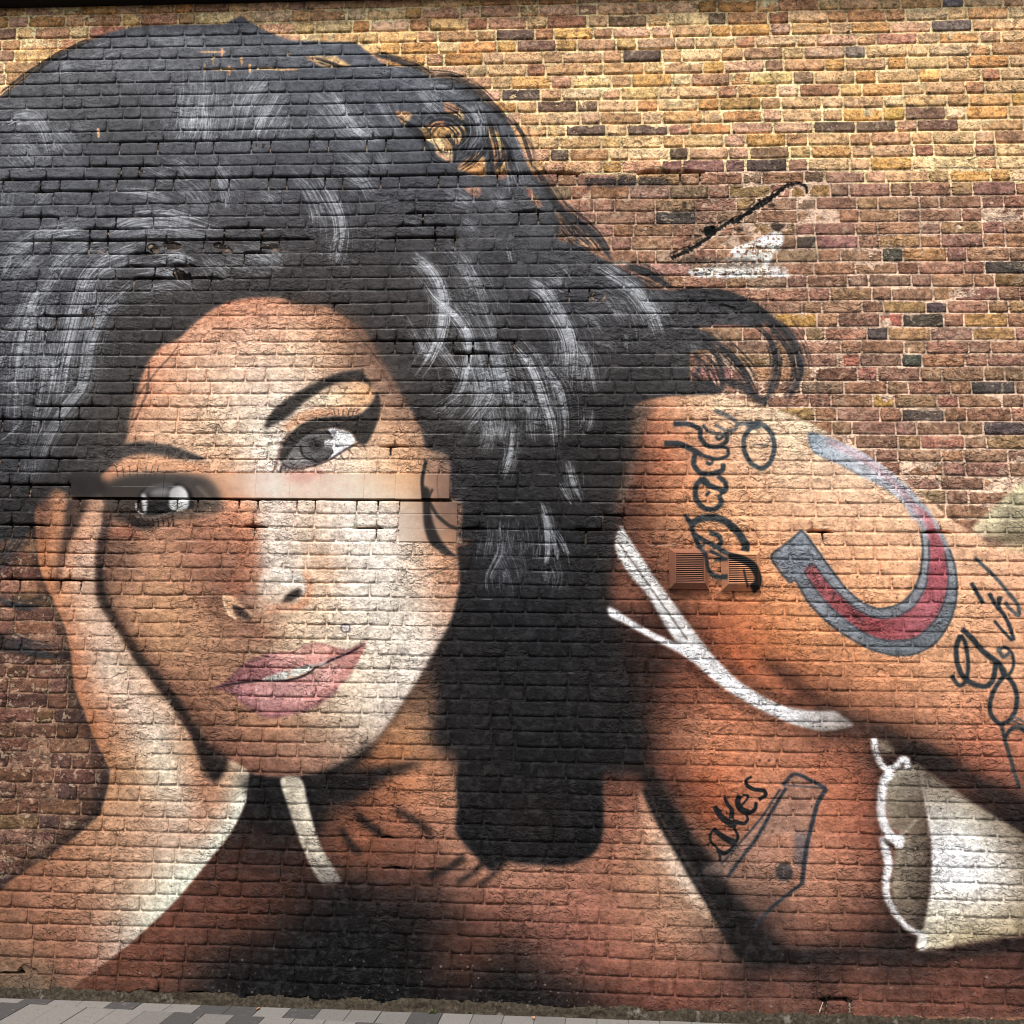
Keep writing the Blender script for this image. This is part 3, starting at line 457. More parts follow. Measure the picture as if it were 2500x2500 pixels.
    hd = F((105, 1240, 150, 92, 66), (140, 1230, 196, 126, 90), (120, 1330, 190, 120, 84), (120, 1400, 202, 132, 96), (160, 1440, 206, 136, 102), (205, 1350, 240, 196, 178), (215, 1260, 206, 152, 126), (235, 1330, 206, 150, 128), (185, 1330, 206, 140, 112), (205, 1430, 236, 198, 182),
           (225, 1440, 200, 145, 118), (160, 1500, 196, 126, 92), (205, 1500, 232, 186, 164), (240, 1560, 226, 186, 170), (180, 1580, 182, 112, 80), (205, 1620, 202, 134, 102), (265, 1620, 244, 222, 212), (300, 1590, 204, 150, 122), (195, 1690, 184, 112, 80), (260, 1680, 222, 180, 160),
           (330, 1720, 236, 206, 194), (370, 1690, 206, 156, 130), (250, 1760, 188, 116, 82), (320, 1790, 214, 168, 146), (390, 1800, 240, 220, 208), (440, 1790, 204, 150, 122), (270, 1860, 176, 118, 84), (330, 1880, 196, 142, 108), (410, 1890, 244, 230, 216), (470, 1860, 196, 136, 104),
           (500, 1920, 168, 100, 74), (290, 1960, 190, 142, 112), (360, 1970, 196, 144, 118), (450, 1970, 232, 206, 190), (530, 1960, 188, 122, 92), (560, 1900, 216, 176, 150), (580, 1960, 244, 240, 232), (530, 2050, 240, 234, 224), (490, 2030, 200, 138, 112), (400, 2060, 208, 168, 150), (250, 2080, 194, 140, 112),
           (330, 2120, 196, 146, 120), (430, 2150, 238, 228, 214), (380, 2180, 214, 190, 172), (150, 2150, 170, 112, 86), (240, 2220, 190, 136, 110), (350, 2240, 226, 210, 196), (300, 2280, 206, 172, 156), (50, 2200, 160, 102, 78), (150, 2300, 170, 108, 82), (270, 2320, 204, 160, 144),
           (50, 2330, 160, 108, 85), (200, 2380, 168, 100, 80), (50, 2400, 116, 92, 74), (100, 2410, 112, 90, 72))
    hd = [(x, y, r*.95, g*1.0, b*.97) for x, y, r, g, b in hd]; hd = [(x, y, r*k, g*k, b*k) for x, y, r, g, b in hd for k in ((.92 if y > 2180 and x < 320 else 1.),)]; fill(hand, hd, 2.2)
    fill(T(0, 1200, (445, 60), (560, 40), (600, 60), (560, 160), (510, 270), (470, 360), (430, 480), (395, 670), (370, 650), (375, 520), (400, 400), (425, 250)), F((170, 1230, 70, 54, 46), (180, 1290, 64, 48, 40), (150, 1380, 110, 76, 58), (142, 1430, 140, 90, 66)), 5, .95)
    fill(T(0, 1200, (240, 20), (330, 20), (345, 120), (320, 200), (290, 330), (262, 300), (248, 150)), (96, 64, 52), 6, .7)
    fill(T(0, 1200, (200, -80), (700, -80), (700, 10), (640, 50), (540, 30), (470, 50), (400, -10), (330, 30), (230, 110)), (56, 51, 49), 8, .95)
    # shade between hand and face
    gap = T(0, 1200, (690, 100), (740, 200), (720, 330), (700, 450), (720, 650), (770, 800), (860, 950), (980, 1120), (1130, 1290), (1270, 1480), (1360, 1620), (1450, 1760), (1540, 1815), (1500, 1900), (1440, 1960), (1385, 1900), (1340, 1780), (1290, 1650), (1200, 1510), (1100, 1370), (1000, 1250), (900, 1120), (830, 1000), (740, 870), (662, 740), (645, 600), (650, 400), (690, 200))
    fill(gap, F((250, 1330, 70, 54, 48), (245, 1420, 44, 38, 36), (290, 1520, 48, 40, 36), (360, 1640, 44, 36, 33), (460, 1770, 36, 31, 30), (530, 1860, 34, 29, 28)), 5, .97)
    stroke(T(0, 1200, (770, 780), (900, 980), (1020, 1130), (1180, 1300), (1330, 1490), (1440, 1680), (1560, 1800)), 24, (96, 60, 44), .55, 10)
    fill(T(0, 1800, (1330, 100), (1440, 60), (1540, 150), (1480, 280), (1400, 250)), (46, 35, 31), 7, .8)
    # under-jaw shadow line
    stroke(T(600, 1200, (1330, 985), (1250, 1135), (1090, 1395), (965, 1580), (830, 1745), (700, 1830), (540, 1895)), 8, (52, 42, 38), .6, 5)
    fill(T(600, 1800, (-30, 250), (230, 290), (420, 262), (620, 180), (760, 90), (880, 0), (800, 150), (640, 260), (560, 420), (480, 640), (300, 500), (100, 420), (-20, 360)), (30, 28, 28), 10, .75)
    # cream strap on the chest
    fill(T(600, 1800, (235, 282), (372, 282), (430, 500), (500, 720), (600, 890), (640, 970), (520, 985), (440, 870), (350, 660), (280, 450)), F((710, 1915, 196, 186, 166), (740, 1970, 208, 199, 178), (755, 2050, 206, 196, 176), (790, 2100, 190, 182, 164), (810, 2140, 104, 98, 92)), 2.5)
    stroke(T(600, 1800, (290, 290), (320, 460), (390, 680), (470, 860)), 14, (140, 128, 112), .5, 5)
    # ---- white shoulder straps ------------------------------------------------------------------
    WH = (240, 240, 240)
    fill(T(1200, 1200, (870, 232), (898, 265), (1010, 440), (1110, 590), (1220, 740), (1390, 970), (1500, 1110), (1650, 1260), (1800, 1360), (1932, 1430), (2060, 1465), (2200, 1480), (2310, 1480), (2360, 1510), (2440, 1572), (2350, 1602), (2216, 1612), (2076, 1582), (1932, 1530), (1750, 1440), (1600, 1350), (1480, 1260), (1350, 1140), (1280, 1060), (1180, 920), (1050, 700), (930, 560), (850, 430), (832, 360), (845, 285)),
         F((1530, 1330, 214, 212, 208), (1600, 1430, 240, 239, 236), (1680, 1550, 236, 235, 233), (1760, 1640, 242, 242, 242), (1850, 1700, 245, 245, 245), (1930, 1740, 242, 242, 242), (2000, 1750, 206, 202, 198), (2050, 1760, 140, 130, 124), (2000, 1770, 150, 140, 132)), 2.2)
    fill(T(1200, 1200, (785, 778), (850, 805), (980, 890), (1130, 970), (1250, 1020), (1360, 1050), (1400, 1130), (1350, 1145), (1270, 1092), (1100, 1002), (900, 892), (800, 842)), WH, 2.2)
    stroke(T(1200, 1200, (840, 320), (960, 490), (1080, 660), (1200, 830), (1320, 1000)), 4.5, (110, 100, 95), .85, 1.2)
    stroke(T(1200, 1200, (1000, 640), (1100, 800), (1230, 1000), (1280, 1015)), 10, (46, 36, 33), .5, 6)
    stroke(T(1200, 1200, (1340, 1170), (1460, 1290), (1600, 1390), (1760, 1480), (1932, 1560)), 18, (60, 38, 30), .55, 8)
    stroke(T(1200, 1200, (1560, 1130), (1700, 1260), (1850, 1350), (2000, 1410), (2150, 1440)), 22, (60, 38, 30), .6, 9)
    stroke(T(1200, 1200, (1110, 560), (1260, 760), (1420, 970), (1540, 1110)), 26, (64, 42, 34), .45, 12)
    # ---- white dress at the right ---------------------------------------------------------------
    fill(T(1800, 1800, (1190, 178), (1218, 300), (1278, 560), (1303, 740), (1300, 950), (1278, 1150), (1245, 1280), (1212, 1425), (1330, 1432), (1600, 1385), (1932, 1338), (2500, 1300), (2500, 900), (2150, 780), (1932, 650), (1800, 570), (1600, 450), (1350, 280), (1240, 195)),
         F((2240, 1880, 96, 84, 72), (2270, 1950, 176, 164, 146), (2310, 1920, 130, 114, 96), (2330, 1990, 214, 210, 198), (2390, 1990, 150, 138, 118), (2300, 2080, 244, 244, 244), (2400, 2060, 228, 224, 214), (2460, 2040, 140, 126, 108), (2350, 2140, 245, 245, 246), (2450, 2140, 226, 220, 210),
           (2495, 2090, 130, 116, 98), (2300, 2200, 226, 220, 206), (2400, 2200, 220, 212, 196), (2490, 2200, 176, 162, 140), (2280, 2270, 208, 198, 172), (2380, 2260, 186, 172, 142), (2480, 2250, 160, 144, 116), (2260, 2310, 206, 198, 176), (2330, 2300, 176, 160, 126)), 3.5)
    fill(T(1800, 1800, (1200, 1440), (1330, 1450), (1600, 1400), (1932, 1352), (2300, 1320), (2300, 1370), (1932, 1420), (1600, 1470), (1350, 1510), (1200, 1500)), (38, 31, 29), 8, .8)
    fill(T(1800, 1800, (1030, 240), (1195, 190), (1225, 330), (1275, 560), (1305, 760), (1298, 980), (1272, 1170), (1240, 1295), (1150, 1260), (1060, 1130), (1040, 1000), (1055, 880), (1060, 760), (1110, 650), (1020, 600), (1000, 450), (1010, 330)),
         F((2190, 1910, 150, 140, 122), (2220, 1960, 122, 108, 90), (2180, 1980, 134, 120, 100), (2200, 2010, 118, 100, 82), (2250, 2020, 84, 70, 56), (2210, 2070, 150, 138, 122), (2240, 2080, 110, 96, 80), (2262, 2090, 70, 58, 48), (2220, 2130, 132, 116, 96), (2200, 2190, 140, 126, 106), (2255, 2160, 72, 60, 50),
           (2240, 2200, 84, 70, 58), (2210, 2240, 92, 80, 66), (2220, 2270, 70, 60, 52)), 3)
    stroke(T(1800, 1800, (1210, 555), (1150, 620), (1110, 660)), 6, (170, 158, 138), .7, 2)
    fill(T(1800, 1800, (940, 20), (1020, 40), (1060, 100), (1010, 120), (960, 110)), (120, 108, 92), 4, .8)
    stroke(T(1800, 1800, (922, 5), (930, 90), (970, 180), (1015, 215), (1070, 195), (1110, 150), (1145, 160), (1145, 215)), 15, WH, 1, 1.8)
    stroke(T(1800, 1800, (1040, 235), (990, 290), (972, 400), (972, 520), (1000, 620), (1060, 690), (1098, 680), (1085, 745)), 22, WH, 1, 1.8)
    stroke(T(1800, 1800, (985, 670), (1000, 760), (1020, 860), (1005, 950), (1005, 1060), (1060, 1180), (1150, 1285), (1250, 1330)), 24, WH, 1, 1.8, w2=12)
    fill(T(1800, 1800, (985, 670), (1060, 735), (1040, 750), (1000, 720)), (60, 52, 46), 2.5, .9)
    fill(T(1800, 1800, (1225, 1330), (1275, 1325), (1270, 1420), (1215, 1425)), (236, 234, 228), 2, .9)
    stroke(T(1800, 1800, (905, 60), (940, 190), (940, 330), (930, 520), (960, 680), (950, 950), (970, 1080), (1040, 1210), (1140, 1320), (1200, 1400)), 16, (54, 36, 30), .5, 7)
    # ---- tattoos -------------------------------------------------------------------------------
    # horseshoe
    outer = T(1800, 1200, (435, 262), (335, 350), (230, 440), (290, 525), (345, 605), (395, 600), (480, 740), (600, 870), (740, 970), (900, 1060), (1060, 1100), (1200, 1090), (1330, 1020), (1430, 880), (1475, 720), (1470, 520), (1430, 380), (1370, 250), (1290, 120))
    top_o = T(1800, 600, (1240, 1720), (1120, 1590), (950, 1460), (800, 1370), (620, 1290), (480, 1258), (520, 1392), (700, 1475), (850, 1560), (1000, 1640), (1120, 1740), (1180, 1850))
    inner = T(1800, 1200, (1200, 180), (1240, 270), (1250, 400), (1230, 560), (1180, 680), (1090, 760), (950, 792), (830, 740), (720, 640), (600, 480), (500, 340))
    fill(outer+top_o+inner, F((1890, 1360, 118, 128, 138), (1950, 1350, 116, 128, 140), (1930, 1400, 104, 116, 128), (2010, 1490, 140, 150, 160), (2100, 1560, 112, 124, 134), (2180, 1590, 92, 104, 114), (2280, 1560, 98, 110, 120), (2330, 1450, 108, 120, 130), (2320, 1370, 116, 126, 134),
                              (2290, 1290, 172, 178, 184), (2230, 1230, 186, 192, 200), (2150, 1160, 186, 192, 200), (2050, 1110, 176, 186, 196), (1990, 1080, 152, 168, 180), (2250, 1400, 140, 146, 154), (2060, 1480, 120, 130, 140)), 2.2, .93)
    red = T(1800, 1200, (450, 542), (512, 490), (600, 600), (700, 700), (800, 790), (930, 850), (1080, 840), (1200, 760), (1268, 640), (1290, 480), (1288, 300), (1250, 180), (1190, 90), (1290, 160), (1360, 300), (1400, 400), (1422, 560), (1400, 720), (1335, 860), (1200, 985), (1000, 1002), (840, 940), (680, 820), (560, 700))
    fill(red, F((1990, 1400, 170, 88, 90), (2050, 1470, 162, 78, 80), (2150, 1530, 152, 62, 66), (2230, 1530, 166, 88, 94), (2270, 1480, 178, 96, 102), (2290, 1400, 166, 74, 82), (2280, 1330, 170, 86, 92), (2260, 1280, 190, 116, 120)), 2, .95)
    stroke(T(1800, 600, (600, 1310), (780, 1400), (980, 1530), (1130, 1680), (1230, 1830)) + T(1800, 1200, (1230, 120), (1290, 230)), 14, (206, 158, 164), .6, 5)
    DK = (62, 72, 80)
    for p in (T(1800, 1200, (435, 262), (335, 350), (230, 440), (345, 605), (395, 605), (480, 745), (600, 872), (740, 975), (900, 1062), (1060, 1102), (1200, 1092), (1330, 1022), (1430, 882), (1475, 720), (1470, 520), (1430, 385)), T(1800, 1200, (435, 262), (500, 340), (600, 480), (720, 640), (830, 740), (950, 792), (1090, 760), (1180, 680), (1230, 560), (1250, 400), (1240, 280))):
        stroke(p, 5.5, DK, .9, 1.3)
    for p in (T(1800, 1200, (450, 542), (560, 705), (680, 825), (840, 945), (1000, 1004), (1200, 988), (1335, 862), (1400, 722), (1422, 560), (1400, 410)), T(1800, 1200, (450, 542), (512, 490), (600, 600), (700, 700), (800, 790), (930, 850), (1080, 842), (1200, 762), (1268, 640), (1290, 480), (1290, 330))):
        stroke(p, 4, DK, .85, 1.2)
    stroke(T(1800, 600, (480, 1258), (520, 1392), (700, 1475), (850, 1560)), 4, (120, 136, 150), .6, 1.5)
    for a, b in (((500, 545), (530, 575)), ((530, 590), (550, 610)), ((620, 690), (660, 680)), ((660, 680), (640, 730)), ((780, 820), (850, 885))):
        stroke(T(1800, 1200, a, b), 5, (70, 46, 50), .8, 1.3)
    for x0, y0, x1, y1, c in ((1634, 1341, 1729, 1438, (140, 88, 66)), (1760, 1346, 1800, 1443, (178, 122, 90)), (1852, 1350, 1855, 1440, (196, 140, 104))):
        fill([(x0, y0), (x1, y0), (x1, y1), (x0, y1)], c, 1.5, .8, False)
    # script along the shoulder
    I = (62, 72, 78); I2 = (104, 112, 116)
    N0 = (50, 58, 63); N1 = (118, 116, 112)
    for p, w, w2, c in ((((100, 125), (180, 125), (250, 152)), 14, 11, N0), (((250, 150), (252, 205), (290, 246), (350, 252), (392, 225), (398, 192), (380, 178)), 12, 10, N0), (((335, 190), (352, 212), (385, 188)), 8, 6, N0),
                        (((50, 235), (130, 236), (200, 264), (262, 300)), 15, 12, N0), (((262, 300), (340, 320), (402, 300), (400, 262), (360, 250)), 9, 7, N0), (((222, 285), (214, 350), (250, 396), (312, 402), (372, 382), (376, 345)), 13, 12, N0), (((280, 338), (306, 348), (322, 328)), 10, 6, N0),
                        (((262, 428), (226, 470), (226, 540), (270, 592), (332, 597), (366, 560), (352, 518)), 13, 12, N0), (((242, 430), (300, 466), (382, 498)), 14, 12, N0), (((345, 412), (386, 448), (392, 492), (358, 512)), 12, 11, N0), (((280, 525), (302, 500)), 8, 8, N0), (((262, 420), (300, 450)), 8, 6, N0),
                        (((325, 48), (400, 80), (452, 118), (442, 155), (396, 162), (330, 128)), 11, 8, N1), (((450, 128), (510, 120), (570, 126)), 10, 12, N1), (((262, 130), (300, 168), (360, 182), (425, 182)), 9, 7, (84, 88, 88)),
                        (((505, 132), (580, 122), (640, 170), (662, 250), (642, 330), (592, 372), (530, 342), (494, 270), (494, 200), (530, 150), (585, 138)), 12, 11, (70, 80, 84)), (((540, 240), (600, 242), (636, 222), (622, 194)), 4, 3, N1),
                        (((165, 628), (195, 682), (215, 742), (240, 802), (275, 862), (292, 932), (332, 972), (395, 978)), 10, 13, N0), (((198, 684), (250, 652), (330, 645), (400, 675), (460, 730), (502, 800), (494, 835)), 17, 20, N0), (((212, 738), (270, 772), (330, 802), (400, 850), (470, 880)), 11, 13, N0), (((300, 728), (352, 748), (362, 792), (318, 812)), 13, 10, N0), (((228, 730), (238, 792), (266, 802), (276, 770)), 6, 6, N0), (((325, 880), (395, 880)), 9, 9, N0), (((300, 830), (345, 850), (380, 880)), 9, 7, N0)):
        stroke(T2(1600, 980, 2.275, *p), w, c, .96, 1.3, w2=w2)
    stroke(T2(1600, 980, 2.275, (400, 862), (470, 880), (530, 915), (566, 975), (560, 1020), (530, 1045)), 16, (34, 37, 40), .97, 1.4, w2=24)
    stroke(T(1200, 1200, (1690, 530), (1705, 600), (1720, 650)), 5, (40, 42, 46), .9, 1)
    # script at the right edge
    Cc = [(((1600, 445), (1680, 520), (1760, 600), (1830, 690), (1890, 765), (1898, 835), (1850, 802), (1800, 742)), 7, I2), (((1575, 615), (1620, 690), (1658, 755)), 8, I), (((1695, 685), (1740, 760), (1800, 835), (1842, 925), (1862, 1005)), 8, I), (((1772, 705), (1758, 765), (1770, 795)), 9, I),
          (((1730, 868), (1790, 940), (1852, 1005)), 6, I), (((1515, 925), (1580, 990), (1660, 1080), (1750, 1150), (1790, 1200), (1800, 1240)), 11, I), (((1502, 968), (1476, 1050), (1482, 1150), (1512, 1232), (1548, 1272)), 10, I), (((1502, 968), (1532, 1012), (1552, 1100), (1556, 1200), (1532, 1290), (1490, 1302), (1443, 1238)), 8, I),
          (((1545, 1268), (1600, 1302), (1680, 1312), (1722, 1270), (1736, 1200), (1742, 1155)), 10, I), (((1750, 1080), (1800, 1048), (1850, 1090), (1862, 1170), (1832, 1232), (1788, 1232), (1768, 1170)), 6, I), (((1755, 1050), (1790, 1115), (1840, 1080)), 7, I2),
          (((1800, 1240), (1740, 1320), (1704, 1420), (1710, 1502), (1762, 1562), (1822, 1552), (1872, 1482), (1884, 1380), (1862, 1300), (1820, 1248)), 9, I), (((1775, 1560), (1790, 1620), (1810, 1700), (1840, 1800), (1872, 1910), (1905, 2000)), 8, (78, 80, 80)), (((1800, 1660), (1840, 1602), (1890, 1590), (1960, 1625)), 8, I),
          (((1850, 1515), (1900, 1535), (1960, 1570)), 4, I2), (((1840, 1540), (1890, 1560), (1950, 1600)), 4, I2)]
    for p, w, c in Cc: stroke(T(1800, 1200, *p), w*1.25, tuple(.75*v for v in c), .97, 1.3)
    # pocket tattoo and its lettering
    fill(T(1800, 1800, (300, 320), (380, 250), (430, 256), (590, 335), (540, 450), (500, 600), (465, 750), (440, 860), (380, 860), (390, 700), (300, 650), (130, 690), (0, 850), (-60, 930), (-240, 900), (0, 730), (150, 560)), (132, 110, 98), 5, .5)
    fill(T(1800, 1800, (390, 660), (460, 650), (470, 760), (445, 860), (395, 850)), (86, 84, 92), 5, .65)
    P2 = (64, 66, 74)
    for p, w in ((((305, 322), (375, 252), (430, 258), (500, 295), (600, 342)), 7), (((600, 345), (540, 450), (500, 600), (465, 750), (436, 985)), 9), (((436, 985), (300, 1090), (200, 1180), (120, 1275)), 7), (((330, 340), (250, 470), (130, 680), (0, 850), (-70, 950)), 7), (((290, 350), (150, 560), (0, 730), (-110, 860)), 4), (((310, 322), (430, 330), (600, 345)), 3)):
        stroke(T(1800, 1800, *p), w*1.25, (50, 54, 62), .95, 1.6)
    fill(T(1800, 1800, (258, 890), (290, 850), (340, 850), (372, 890), (372, 940), (335, 970), (285, 965), (258, 930)), (66, 60, 60), 2.5, .92)
    stroke(T(1800, 1800, (312, 870), (314, 950)), 3, (120, 100, 92), .6, 1)
    L2 = (34, 35, 38)
    for p, w, w2 in ((((352, 94), (318, 114), (318, 150)), 6, 9), (((318, 150), (370, 176), (428, 182), (440, 212), (395, 240)), 10, 9), (((276, 212), (261, 258), (280, 305), (330, 325), (372, 300), (380, 255)), 14, 8), (((282, 280), (318, 242), (330, 214), (292, 212)), 6, 5), (((265, 262), (290, 300), (335, 318)), 12, 12),
                     (((116, 282), (150, 340), (198, 380), (255, 405)), 12, 18), (((178, 222), (198, 268), (226, 308), (222, 362)), 7, 13), (((230, 375), (300, 392), (326, 365), (318, 336)), 11, 5), (((130, 300), (160, 320)), 8, 10),
                     (((106, 424), (150, 462), (205, 498), (248, 515)), 11, 18), (((122, 420), (90, 460), (94, 510), (130, 545), (150, 600), (148, 630)), 5, 7), (((240, 420), (264, 470), (246, 520), (190, 578), (140, 562)), 7, 8), (((130, 560), (170, 582), (216, 560)), 10, 9)):
        stroke(T2(1700, 1860, 2.6, *p), w, L2, .97, 1.1, w2=w2)
    for x in (150, 215, 268): fill(T(1800, 1800, (x-8, 148), (x+8, 148), (x+8, 166), (x-8, 166)), (70, 40, 34), 1.5, .8)
    # ---- light hairs brushed over the dark hair -----------------------------------------------------
    H = np.maximum(mask_of(hair, 1.0), mask_of(low, 8))*(1-mask_of(face, 1.5))
    S1 = (176, 181, 186); S2 = (210, 214, 218)
    def hs(o, w, n, a, *p, c=S1, lw=2.2):
        if w > 9: stroke(T(o[0], o[1], *p), w*1.25, (146, 150, 155), a*.34, w*.42, clip=H, taper=.3)
        strands(T(o[0], o[1], *p), w, n, c, a*.95, lw, clip=H)
        if w > 7: strands(T(o[0], o[1], *p), w*2.4, int(n*1.6)+4, S1, a*.5, 1.5, clip=H)
    O = (0, 0)
    hs(O, 52, 46, .5, (1350, 440), (1345, 640), (1310, 850), (1270, 980)); hs(O, 34, 26, .62, (1340, 690), (1330, 820), (1300, 960), c=S2); hs(O, 24, 20, .6, (1820, 500), (1680, 690), (1600, 960)); hs(O, 24, 20, .6, (1880, 600), (1770, 780), (1700, 950), c=S2)
    hs(O, 20, 10, .4, (1570, 560), (1550, 740), (1510, 940)); hs(O, 26, 12, .45, (1932, 760), (1880, 860), (1850, 960)); hs(O, 22, 9, .35, (1700, 480), (1690, 600), (1660, 700))
    hs(O, 30, 26, .5, (0, 830), (120, 780), (230, 790), (300, 900), (350, 1090), c=S2); hs(O, 44, 20, .4, (100, 940), (180, 1040), (270, 1180)); hs(O, 40, 22, .4, (360, 850), (440, 930), (520, 1060)); hs(O, 30, 10, .3, (0, 1000), (150, 980), (330, 1100))
    hs(O, 14, 10, .45, (360, 500), (440, 440), (540, 410)); hs(O, 20, 8, .4, (340, 540), (450, 480), (600, 490)); hs(O, 30, 14, .35, (560, 420), (700, 350), (900, 330)); hs(O, 30, 14, .28, (900, 250), (1200, 250), (1500, 300)); hs(O, 30, 10, .3, (450, 420), (900, 460), (1200, 430))
    hs(O, 20, 22, .5, (-20, 1820), (80, 1690), (240, 1600), (450, 1545), (580, 1535)); hs(O, 26, 26, .55, (690, 1590), (880, 1490), (1100, 1465), (1280, 1500), (1620, 1600), c=S2); hs(O, 24, 18, .45, (720, 1600), (950, 1540), (1250, 1560), (1500, 1600))
    hs(O, 24, 20, .5, (300, 1960), (400, 1780), (550, 1660), (720, 1640)); hs(O, 30, 24, .5, (530, 1960), (680, 1800), (840, 1735), (930, 1710), c=S2); hs(O, 18, 12, .45, (60, 1932), (190, 1760), (330, 1660)); hs(O, 20, 14, .6, (1060, 1740), (1200, 1720), (1330, 1770), c=S2)
    hs(O, 26, 16, .45, (1180, 1200), (1300, 1300), (1410, 1450)); hs(O, 18, 12, .45, (1430, 1060), (1520, 1200), (1590, 1290)); hs(O, 16, 12, .45, (1480, 1200), (1520, 1320), (1535, 1440)); hs(O, 18, 14, .4, (760, 1280), (980, 1300), (1170, 1350), c=S2); hs(O, 30, 12, .4, (1730, 1270), (1830, 1330), (1930, 1410)); hs(O, 20, 10, .4, (950, 1110), (1100, 1180), (1250, 1220))
    hs(O, 12, 6, .4, (180, 1430), (280, 1330), (350, 1260)); hs(O, 30, 12, .3, (20, 1440), (40, 1330), (60, 1230)); hs(O, 16, 8, .4, (1150, 1050), (1260, 1120), (1330, 1190))
    O = (0, 600)
    hs(O, 16, 16, .6, (420, 40), (340, 270), (230, 330), (170, 500), (120, 780), (100, 1080), (90, 1340)); hs(O, 34, 30, .48, (330, 290), (260, 420), (200, 640), (160, 900), (110, 1200)); hs(O, 22, 22, .58, (720, 40), (570, 240), (500, 480), (430, 780), (380, 1060), c=S2)
    hs(O, 22, 22, .55, (930, 220), (720, 420), (610, 640), (560, 930), (420, 1130), (310, 1340), (230, 1600)); hs(O, 22, 16, .5, (290, 380), (290, 700), (310, 860), (260, 1150), (225, 1360)); hs(O, 5, 4, .6, (-10, 1320), (90, 1240), (250, 1030)); hs(O, 14, 10, .5, (-20, 700), (70, 540), (180, 380)); hs(O, 12, 8, .55, (0, 830), (40, 690)); hs(O, 30, 14, .4, (440, 480), (400, 800), (350, 1080))
    hs(O, 30, 20, .4, (600, 180), (640, 350), (560, 560), (490, 850)); hs(O, 10, 9, .5, (850, 360), (1000, 295), (1150, 265), (1280, 340)); hs(O, 26, 20, .55, (900, 160), (1050, 150), (1200, 200), (1320, 270), c=S2); hs(O, 40, 22, .4, (1350, 60), (1450, 150), (1530, 230)); hs(O, 30, 14, .35, (1500, 60), (1640, 110), (1850, 180)); hs(O, 12, 9, .5, (0, 230), (70, 100), (200, 0))
    hs(O, 24, 10, .3, (200, 1340), (220, 1500), (180, 1620)); hs(O, 20, 8, .3, (0, 960), (60, 900), (120, 880))
    O = (600, 0)
    hs(O, 34, 26, .52, (430, 600), (560, 730), (690, 880), (830, 990)); hs(O, 20, 16, .62, (560, 600), (650, 730), (760, 880), (900, 960), c=S2); hs(O, 20, 14, .45, (730, 730), (850, 880), (910, 950)); hs(O, 18, 12, .42, (870, 640), (950, 780), (1040, 900))
    hs(O, 16, 14, .5, (280, 1120), (420, 1270), (490, 1420), (510, 1580)); hs(O, 16, 20, .6, (450, 1120), (570, 1320), (630, 1460), (645, 1600), (615, 1750), c=S2); hs(O, 20, 16, .5, (650, 1120), (780, 1215), (870, 1340)); hs(O, 30, 16, .35, (640, 1000), (760, 1090), (880, 1180)); hs(O, 22, 10, .35, (900, 1000), (960, 1100), (990, 1200))
    hs(O, 20, 14, .5, (1150, 590), (1240, 690), (1320, 770), c=S2); hs(O, 14, 12, .5, (1190, 560), (1330, 590), (1470, 660)); hs(O, 12, 10, .5, (1440, 690), (1545, 790), (1560, 920), (1490, 1020)); hs(O, 10, 8, .5, (1540, 680), (1590, 790), (1600, 900)); hs(O, 20, 12, .45, (340, 940), (420, 860), (480, 820))
    hs(O, 18, 14, .5, (1330, 1285), (1450, 1345), (1540, 1420)); hs(O, 14, 14, .55, (1110, 1720), (1210, 1810), (1300, 1960)); hs(O, 20, 14, .45, (1370, 1630), (1480, 1780), (1530, 1940)); hs(O, 6, 5, .7, (1760, 1640), (1785, 1780)); hs(O, 26, 16, .4, (1640, 1290), (1700, 1370), (1780, 1370)); hs(O, 18, 10, .45, (1780, 1100), (1810, 1200), (1830, 1290)); hs(O, 12, 8, .4, (1420, 1460), (1500, 1510), (1570, 1580))
    hs(O, 24, 14, .35, (60, 1640), (180, 1750), (260, 1800)); hs(O, 40, 18, .4, (20, 1660), (130, 1700), (280, 1780)); hs(O, 22, 12, .4, (590, 1600), (610, 1720), (570, 1800)); hs(O, 20, 8, .35, (1030, 1470), (1150, 1500), (1220, 1560)); hs(O, 50, 16, .25, (100, 700), (230, 780), (300, 900)); hs(O, 8, 8, .5, (1830, 880), (1870, 1000), (1900, 1120))
    hs(O, 60, 20, .25, (150, 250), (400, 330), (640, 330)); hs(O, 50, 18, .28, (1000, 480), (1180, 560), (1330, 620)); hs(O, 40, 10, .3, (650, 480), (900, 470), (1080, 500))
    O = (600, 600)
    hs(O, 14, 26, .72, (1130, 40), (1265, 180), (1330, 330), (1330, 480), (1300, 620), (1240, 760), (1150, 890), c=S2); hs(O, 12, 20, .75, (1190, 220), (1270, 340), (1390, 440), (1480, 560), (1515, 700), (1490, 850), (1450, 980), (1330, 1090), c=S2); hs(O, 26, 26, .6, (1450, 470), (1560, 640), (1620, 850), (1640, 1000), (1540, 1150), (1470, 1230))
    hs(O, 22, 18, .5, (1590, 380), (1690, 690), (1760, 950), (1775, 1160)); hs(O, 9, 8, .6, (1840, 690), (1940, 870)); hs(O, 8, 6, .55, (1845, 900), (1895, 1150)); hs(O, 9, 8, .5, (1815, 1200), (1790, 1400), (1735, 1590)); hs(O, 14, 10, .5, (1070, 470), (1190, 680), (1235, 770)); hs(O, 22, 16, .4, (1390, 0), (1540, 250), (1610, 480)); hs(O, 40, 22, .42, (1500, 760), (1560, 940), (1540, 1120)); hs(O, 20, 10, .4, (1620, 1150), (1640, 1280), (1600, 1400))
